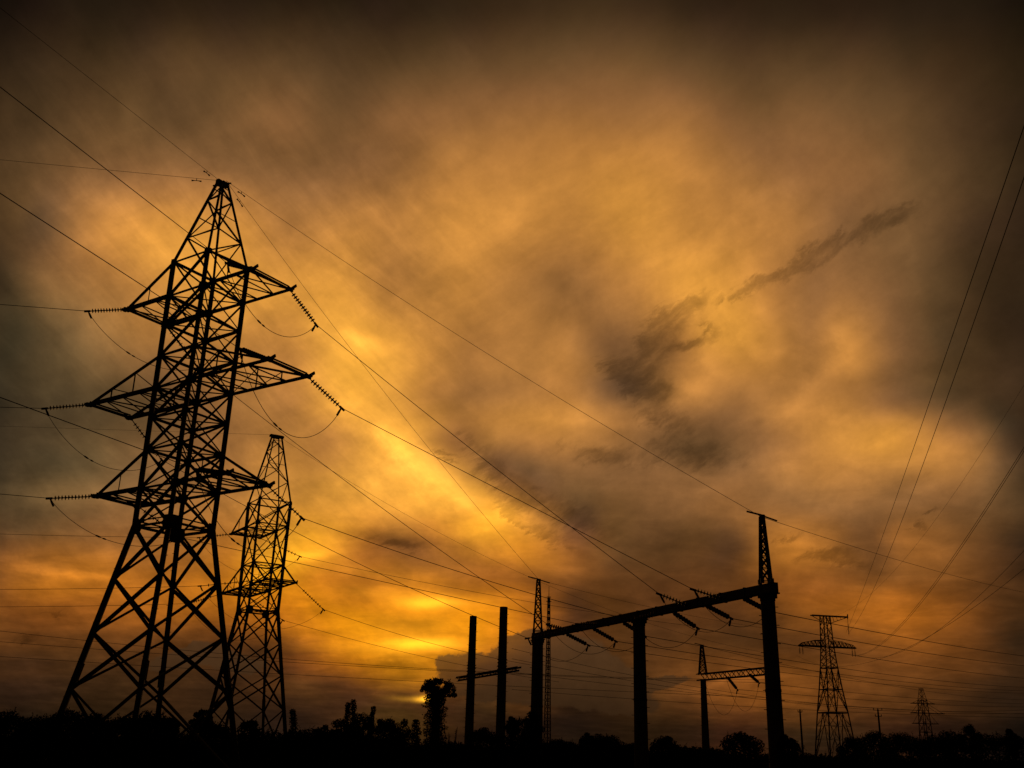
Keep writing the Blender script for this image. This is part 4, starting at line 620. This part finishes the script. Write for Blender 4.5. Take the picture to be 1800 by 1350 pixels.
["overhead_wire","steep twin conductor, right strand, crossing the lower right sky","wire",[[25.821,30.773,24.395],[27.265,36.156,23.972],[28.709,41.538,23.571],[30.153,46.92,23.193],[31.598,52.302,22.838],[33.042,57.684,22.505],[34.486,63.066,22.194],[35.93,68.448,21.907],[37.374,73.831,21.641],[38.818,79.213,21.398],[40.262,84.595,21.178],[41.707,89.977,20.98],[43.151,95.359,20.805],[44.595,100.741,20.652],[46.039,106.123,20.522],[47.483,111.506,20.414],[48.927,116.888,20.329],[50.371,122.27,20.266],[51.816,127.652,20.226],[53.26,133.034,20.208],[54.704,138.416,20.213],[56.148,143.798,20.241],[57.592,149.18,20.291],[59.036,154.563,20.363],[60.48,159.945,20.458],[61.925,165.327,20.576],[63.369,170.709,20.716],[64.813,176.091,20.878],[66.257,181.473,21.063],[67.701,186.855,21.271],[69.145,192.238,21.501],[70.589,197.62,21.754],[72.034,203.002,22.029],[73.478,208.384,22.327],[74.922,213.766,22.647],[76.366,219.148,22.99],[77.81,224.53,23.355],[79.254,229.913,23.743],[80.698,235.295,24.153],[82.143,240.677,24.586],[83.587,246.059,25.041]],0.02,-1],
["overhead_wire","upper of the two shallow lines rising to the right edge from the right pylon","wire",[[40.064,60.621,22.781],[41.132,65.257,22.282],[42.2,69.893,21.812],[43.269,74.529,21.371],[44.337,79.165,20.959],[45.406,83.801,20.575],[46.474,88.437,20.221],[47.542,93.073,19.895],[48.611,97.709,19.597],[49.679,102.345,19.329],[50.748,106.981,19.089],[51.816,111.617,18.878],[52.884,116.253,18.696],[53.953,120.889,18.543],[55.021,125.525,18.418],[56.09,130.16,18.323],[57.158,134.796,18.256],[58.226,139.432,18.217],[59.295,144.068,18.208],[60.363,148.704,18.227],[61.432,153.34,18.276],[62.5,157.976,18.352],[63.568,162.612,18.458],[64.637,167.248,18.593],[65.705,171.884,18.756],[66.774,176.52,18.948],[67.842,181.156,19.169],[68.911,185.792,19.419],[69.979,190.428,19.697],[71.047,195.064,20.004],[72.116,199.7,20.34],[73.184,204.336,20.705],[74.253,208.971,21.099],[75.321,213.607,21.521],[76.389,218.243,21.972],[77.458,222.879,22.452],[78.526,227.515,22.961],[79.595,232.151,23.498],[80.663,236.787,24.065],[81.731,241.423,24.66],[82.8,246.059,25.283]],0.02,-1],
["overhead_wire","lower of the two shallow lines rising to the right edge from the right pylon","wire",[[45.782,66.972,23.282],[46.362,71.449,22.577],[46.942,75.926,21.91],[47.523,80.403,21.281],[48.103,84.881,20.69],[48.684,89.358,20.137],[49.264,93.835,19.622],[49.844,98.312,19.145],[50.425,102.789,18.706],[51.005,107.266,18.305],[51.585,111.744,17.941],[52.166,116.221,17.616],[52.746,120.698,17.328],[53.326,125.175,17.079],[53.907,129.652,16.867],[54.487,134.13,16.694],[55.068,138.607,16.558],[55.648,143.084,16.46],[56.228,147.561,16.4],[56.809,152.038,16.378],[57.389,156.515,16.394],[57.969,160.993,16.448],[58.55,165.47,16.54],[59.13,169.947,16.669],[59.711,174.424,16.837],[60.291,178.901,17.043],[60.871,183.378,17.286],[61.452,187.856,17.568],[62.032,192.333,17.887],[62.612,196.81,18.244],[63.193,201.287,18.64],[63.773,205.764,19.073],[64.353,210.242,19.544],[64.934,214.719,20.053],[65.514,219.196,20.6],[66.095,223.673,21.185],[66.675,228.15,21.808],[67.255,232.627,22.468],[67.836,237.105,23.167],[68.416,241.582,23.904],[68.996,246.059,24.678]],0.02,-1]]
for name, label, cat, pts, r_, sag in WIRES:
    if len(pts) == 2:
        a, b_ = Vector(pts[0]), Vector(pts[1]); n_ = 36; sg_ = sag or 0.0; pp = []
        for k in range(n_ + 1):
            t = k / n_; p = a * (1 - t) + b_ * t; s_ = 4 * t * (1 - t)
            if name == 'jumper_cable': s_ = s_ ** .85
            p.z -= sg_ * s_; pp.append(p)
    else: pp = [Vector(p) for p in pts]
    w_ = MB(); base = pp[0].copy(); w_.tube(pp, r_, 6)
    o = w_.build(name, cable, loc=base)
    def fit(part, idx, ln_, rad_, arm=False):
        f_ = MB(); d_ = (pp[idx + 1] - pp[idx]).normalized(); p0 = pp[idx] if not arm else pp[0] + d_ * 1.3
        if arm: f_.box(p0 - Vector((0, 0, .02)), p0 - Vector((0, 0, .16)), .03); f_.tube([p0 - d_ * .28 - Vector((0, 0, .17)), p0 - d_ * .1 - Vector((0, 0, .15)), p0 + d_ * .1 - Vector((0, 0, .15)), p0 + d_ * .28 - Vector((0, 0, .17))], [.05, .02, .02, .05], 8)
        else: f_.tube([p0, p0 + d_ * ln_ * .3, p0 + d_ * ln_ * .7, p0 + d_ * ln_], [r_ * 1.2, rad_, rad_, r_ * 1.2], 8)
        c_ = f_.build(part, steel, loc=base); c_.parent = o; c_.location = (0, 0, 0)
    if name == 'jumper_cable' and 'large' in label: fit('connector_sleeve', 13, .34, .045); fit('connector_sleeve', 15, .22, .04)
    if name == 'earth_wire' and 'large' in label: fit('vibration_damper', 0, .3, .04, True)
    grp = {'overhead_wire': 'overhead power lines', 'jumper_cable': 'jumper cables', 'earth_wire': 'thin earth wires'}[name]
    tag(o, label, cat, grp)

# ------------------------------------------------------------------ vegetation
VEG = [
["bush",-20.38,44,2.68,1.28,"ragged dark shrub at the left edge of the photo"],
["bush",-19.76,46,2.6,1.27,"low dark shrub beside the left foot of the large pylon"],
["bush",-17.48,43,2.78,1.12,"rounded shrub covering the left foot of the large pylon"],
["bush",-17.15,45,2.75,1.17,"flat-topped shrub between the left and middle feet of the large pylon"],
["bush",-15.59,44,2.73,1.22,"dense shrub just left of the middle legs of the large pylon"],
["bush",-14.19,43,2.82,1.12,"dense shrub covering the middle legs of the large pylon"],
["bush",-14.04,45,2.59,0.55,"shrub at the right end of the hedge under the large pylon"],
["tree",-17.53,62,3.49,0.76,"small lollipop tree between the two lattice pylons"],
["bush",-16.51,62,2.73,1.24,"scrubby bush at the left foot of the smaller pylon"],
["bush",-15.19,64,3.0,0.88,"spiky shrub between the feet of the smaller pylon"],
["bush",-17.67,60,2.2,1.84,"low scrub in the gap right of the large pylon"],
["bush",-13.77,64,2.52,2.16,"low bush at the right foot of the smaller pylon"],
["poplar",-16.73,85,4.41,0.45,"thin poplar just right of the smaller pylon"],
["tree",-13.46,80,3.2,0.88,"small round-headed tree right of the thin poplar"],
["bush",-12.28,66,2.63,1.82,"low bush under the thin poplar"],
["poplar",-13.96,95,5.44,0.43,"left and shorter of the twin poplar spires"],
["poplar",-13.47,95,5.7,0.5,"right and taller of the twin poplar spires"],
["poplar",-11.75,95,5.15,0.43,"leaning narrow poplar above the central trees"],
["tree",-11.71,78,3.63,1.31,"leftmost tree of the central clump"],
["tree",-9.98,76,4.0,1.38,"tallest broad tree of the central clump"],
["tree",-8.63,78,3.71,1.21,"middle right tree of the central clump"],
["tree",-7.17,75,3.62,1.07,"rightmost broad tree of the central clump"],
["poplar",-6.49,80,3.74,0.54,"slim cypress left of the ivy-covered tree"],
["bush",-9.37,62,2.34,2.85,"low thicket below the central clump, left half"],
["bush",-6.39,62,2.22,2.85,"low thicket below the central clump, right half"],
["sapling",-3.34,70,3.07,0.34,"leafless sapling right of the ivy-covered tree"],
["bush",-3.09,62,2.12,1.62,"low scrub at the foot of the ivy-covered tree"],
["bush",-1.38,75,3.19,1.38,"domed bush between the two bare posts"],
["tree",0.55,68,3.74,0.62,"small round tree beside the right bare post"],
["tree",1.71,68,4.08,0.97,"rounded tree against the left gantry column"],
["bush",1.01,62,2.75,1.9,"bush between the right bare post and left gantry column"],
["bush",4.03,75,2.56,1.5,"low bush right of the lattice mast foot"],
["tree",6.21,80,3.12,0.78,"small tree midway between left and middle gantry columns"],
["bush",7.39,78,3.03,1.68,"broad bush left of the middle gantry column"],
["bush",5.11,75,2.29,2.07,"low scrub left of the small tree between gantry columns"],
["bush",8.46,72,2.35,1.44,"scrub at the foot of the middle gantry column"],
["bush",12.1,80,2.98,1.29,"rounded bush right of the middle gantry column"],
["bush",14.08,80,2.38,2.21,"low scrub left of the small gantry column"],
["spiky",10.26,46,2.68,1.08,"spiky shrub left of the right gantry column"],
["spiky",11.71,44,2.57,0.55,"ragged shrub at the foot of the right gantry column"],
["bush",12.05,60,2.1,1.38,"low scrub under the small gantry"],
["bush",32.35,110,2.11,4.22,"thin low scrub under the right pylon"],
["bush",20.23,62,2.87,1.05,"steep-sided bush right of the right pylon"],
["bush",20.87,60,3.25,1.38,"bushy thicket below the short utility pole"],
["bush",23.97,64,3.31,1.67,"thicket left of the far pylon"],
["bush",25.04,62,3.2,1.62,"thicket right of the far pylon"],
["tree",26.23,60,3.72,0.85,"tallest tree in the thicket at the right edge"],
["bush",24.31,58,3.27,1.07,"bush left of the tallest tree on the right"],
["bush",26.47,58,3.2,1.34,"bush right of the tallest tree on the right"],
["tree",28.64,60,3.5,0.62,"small tree near the right edge"],
["bush",27.4,56,3.02,1.2,"bush at the right edge of the photo"]]
def leaves(mb, rg, c, rx, rz, n_, size, hollow=0.0):
    c = Vector(c)
    for _ in range(n_):
        while True:
            p = Vector((rg.uniform(-1, 1), rg.uniform(-1, 1), rg.uniform(-1, 1)))
            if hollow < p.length <= 1: break
        q = c + Vector((p.x * rx, p.y * rx, p.z * rz)); s_ = size * rg.uniform(.5, 1.35)
        a = Vector((rg.gauss(0, 1), rg.gauss(0, 1), rg.gauss(0, 1))).normalized(); b_ = a.orthogonal().normalized() * s_ * .5
        a = a * s_; k = q + a * .5 + b_ * rg.uniform(-.2, .2)
        mb.add([q - a * .5, q + b_ * .6, k, q - b_ * .6], [(0, 1, 2, 3)])
def sprays(mb, rg, c, r_, n_, size):
    for _ in range(n_):
        t = rg.uniform(0, 2 * math.pi); e = rg.uniform(.1, 1.4); d_ = Vector((math.cos(t) * math.cos(e), math.sin(t) * math.cos(e), math.sin(e)))
        p = Vector(c) + d_ * r_ * .75
        for k in range(7):
            p = p + d_ * r_ * .075 + Vector((rg.gauss(0, .02), rg.gauss(0, .02), .01)) * r_
            leaves(mb, rg, p, size * .5, size * .5, 3, size * .7)
def plant(i, kind, x, y, h, w, label):
    rg = random.Random(100 + i); B0 = Vector((x, y, 0)); px = y / 1774.0; size = max(.10, 3.4 * px)
    m = leafm if i % 3 else leaf2
    nm = {'bush': 'shrub', 'spiky': 'shrub', 'tree': 'tree', 'poplar': 'poplar_tree', 'sapling': 'sapling'}[kind]
    r_ = thing(nm, label, {'bush': 'bush', 'spiky': 'bush'}.get(kind, 'tree'), tuple(B0), {'bush': 'shrubs along the bottom', 'spiky': 'shrubs along the bottom', 'tree': 'broadleaf trees on the skyline', 'poplar': 'narrow trees on the skyline'}.get(kind))
    st = MB(); fo = MB()
    if kind in ('bush', 'spiky'):
        nst = 5
        for k in range(nst):
            t = rg.uniform(0, 6.28); e = Vector((math.cos(t) * w * rg.uniform(.2, .7), math.sin(t) * w * .4, h * rg.uniform(.6, .9)))
            st.tube([B0 + e * .02, B0 + e * .5 + Vector((rg.gauss(0, .05), 0, .05)), B0 + e], [.05, .035, .015], 6)
        nl = 9 if w < 1.6 else 13
        top = []
        for k in range(nl):
            a = -1 + 2 * (k + .5) / nl; prof = max(0, 1 - abs(a) ** 3.5) ** .5 * (.86 + .14 * rg.random())
            rr = w * rg.uniform(.26, .36); zt = h * prof; zt = max(zt, h * .45)
            cc = B0 + Vector((a * w * .86, rg.uniform(-.4, .4) * w, zt - rr * .8)); top.append((cc, rr))
            leaves(fo, rg, cc, rr, rr * .9, int(330), size * .95)
            if rg.random() < .6: sprays(fo, rg, cc, rr, 3, size * .7)
        # a peak that reaches full height
        cc = B0 + Vector((rg.uniform(-.25, .25) * w, 0, h - w * .22)); leaves(fo, rg, cc, w * .3, w * .22, 260, size * .9)
        for k in range(5):      # lower skirt down to the ground
            zc_ = h * (k + .5) / 6; leaves(fo, rg, B0 + Vector((0, 0, zc_)), w * .95, h * .16 + .1, int(380 + 160 * w), size * 1.25)
        if kind == 'spiky':
            for k in range(26):
                a = rg.uniform(-1, 1); p = B0 + Vector((a * w * .9, rg.uniform(-.3, .3) * w, h * .68 * math.sqrt(1 - a * a * .6)))
                e = p + Vector((a * .35 + rg.gauss(0, .12), rg.gauss(0, .1), rg.uniform(.25, .62)))
                st.tube([p, (p + e) / 2 + Vector((rg.gauss(0, .04), 0, 0)), e], [.018, .012, .005], 5)
                for t in (.4, .65, .85, 1): leaves(fo, rg, lerp(p, e, t), size * .7, size * .5, 5, size * .65)
    elif kind == 'tree':
        ch = min(h * .62, w * 2.1); cz = h - ch * .5
        st.tube([B0, B0 + Vector((.05, 0, h * .3)), B0 + Vector((rg.gauss(0, .1), 0, h * .6)), B0 + Vector((rg.gauss(0, .15), 0, h * .85))], [.13, .10, .07, .02], 8)
        for k in range(8):
            t = rg.uniform(0, 6.28); z0 = h * rg.uniform(.35, .7); e = Vector((math.cos(t) * w * .75, math.sin(t) * w * .75, z0 + ch * rg.uniform(.15, .35)))
            st.tube([B0 + Vector((0, 0, z0)), B0 + Vector((e.x * .5, e.y * .5, z0 + (e.z - z0) * .6)), B0 + e], [.05, .03, .01], 6)
        for k in range(17):
            while True:
                p = Vector((rg.uniform(-1, 1), rg.uniform(-1, 1), rg.uniform(-1, 1)))
                if .35 < p.length < 1: break
            rr = w * rg.uniform(.24, .38); cc = B0 + Vector((p.x * (w - rr * .8), p.y * (w - rr * .8), cz + p.z * (ch * .5 - rr * .6)))
            leaves(fo, rg, cc, rr, rr * .8, 210, size * .85); 
            if k % 2: sprays(fo, rg, cc, rr, 2, size * .6)
        cc = B0 + Vector((rg.uniform(-.2, .2) * w, 0, h - w * .25)); leaves(fo, rg, cc, w * .28, w * .25, 230, size * .8)
        leaves(fo, rg, B0 + Vector((0, 0, cz)), w * .7, ch * .4, 700, size * 1.1)
        if w > .9: leaves(fo, rg, B0 + Vector((0, 0, h * .3)), w * .9, h * .32, 1500, size * 1.3)
    elif kind == 'poplar':
        st.tube([B0, B0 + Vector((0, 0, h * .95))], [.09, .02], 7)
        for k in range(13):
            t = (k + .5) / 13; zc_ = h * (.12 + .86 * t); rr = w * (1.0 - .45 * t) * rg.uniform(.8, 1.15)
            leaves(fo, rg, B0 + Vector((rg.gauss(0, .14) * w, 0, zc_)), rr, h * .055, 150, size * .85)
    else:
        for k in range(4):
            e = Vector((rg.uniform(-1, 1) * w, rg.uniform(-.3, .3), h * rg.uniform(.8, 1)))
            st.tube([B0 + Vector((e.x * .3, 0, 0)), B0 + Vector((e.x * .6, e.y, e.z * .5)), B0 + e], [.04, .03, .012], 6)
            for j in range(9): leaves(fo, rg, B0 + e * rg.uniform(.6, 1), .06, .12, 3, size * .6)
    st.build({'bush': 'stems', 'spiky': 'stems'}.get(kind, 'trunk'), bark, r_); fo.build('foliage' if kind in ('bush', 'spiky') else 'crown', m, r_)
for i, v_ in enumerate(VEG): plant(i, *v_)

# ivy-swamped dead-topped tree in front of the sunset gleam
def ivy_tree():
    T_ = Vector([-3.97, 62.0, 5.87]); h = T_.z; B0 = Vector((T_.x, T_.y, 0)); rg = random.Random(77)
    r_ = thing('ivy_covered_tree', 'pollarded tree wrapped in ivy with a bushy round head, left of the bare posts', 'tree', tuple(B0))
    st = MB(); st.tube([B0, B0 + Vector((.05, 0, h * .5)), B0 + Vector((-.03, 0, h * .78))], [.3, .24, .2], 12)
    for k in range(9):
        t = k * .7; e = Vector((math.cos(t) * .8, math.sin(t) * .8, h * .78 + rg.uniform(.35, 1.15)))
        st.tube([B0 + Vector((0, 0, h * .76)), B0 + Vector((e.x * .45, e.y * .45, h * .8 + .2)), B0 + e], [.12, .06, .02], 7)
    st.build('trunk', bark, r_)
    iv = MB()
    for k in range(34):
        t = k / 33; z_ = h * (.05 + .75 * t); wd = .60 + .08 * t + .08 * math.sin(k * 1.9)
        leaves(iv, rg, B0 + Vector((rg.gauss(0, .08), rg.gauss(0, .08), z_)), wd, .2, 240, .11)
    iv.build('ivy', leaf2, r_)
    cr = MB(); st2 = MB()
    k_ = h / 5.86
    rr_ = random.Random(5)
    for c_ in range(64):      # ragged head: many small clumps on a tilted, lopsided dome with gaps between
        a_ = rr_.uniform(0, 6.283); q_ = rr_.random() ** .6; x_ = math.cos(a_) * q_ * 1.12; y_ = math.sin(a_) * q_ * .9
        z_ = 4.72 + (1 - q_ ** 2.6) * .85 * rr_.uniform(.6, 1) + rr_.uniform(-.28, .1) * q_
        r0 = rr_.uniform(.10, .25) * (1.15 - .4 * q_)
        p_ = B0 + Vector((x_, y_, z_ * k_)); leaves(cr, rg, p_, r0, r0 * .75, int(60 + 420 * r0), .085)
        if c_ % 2: sprays(cr, rg, p_, r0, 2, .07)
        st2.tube([B0 + Vector((0, 0, 4.35 * k_)), B0 + Vector((x_ * .5, y_ * .5, (4.5 + .3 * rr_.random()) * k_)), p_], [.04, .025, .008], 5)
    for z_, r0 in ((4.2, .5), (4.5, .52), (4.85, .5)): leaves(cr, rg, B0 + Vector((.05, 0, z_ * k_)), r0, .28, 650, .10)
    cr.build('crown', leafm, r_); st2.build('branches', bark, r_)
ivy_tree()

# far woodland that closes the horizon: one mass nobody could count
fw_ = MB(); rg = random.Random(9)
for k in range(240):
    az_ = R(-34 + 68 * (k + rg.random()) / 240); D_ = rg.uniform(420, 520); h_ = 2.2 + 1.6 * rg.random() + 1.1 * math.sin(k * .21) ** 2
    c_ = Vector((math.sin(az_) * D_, math.cos(az_) * D_, h_ * .5)); leaves(fw_, rg, c_, 2.6, h_ * .62, 70, 1.5)
o = fw_.build('distant_woodland', leafm); o['kind'] = 'stuff'; o['label'] = 'low dark woodland along the horizon'
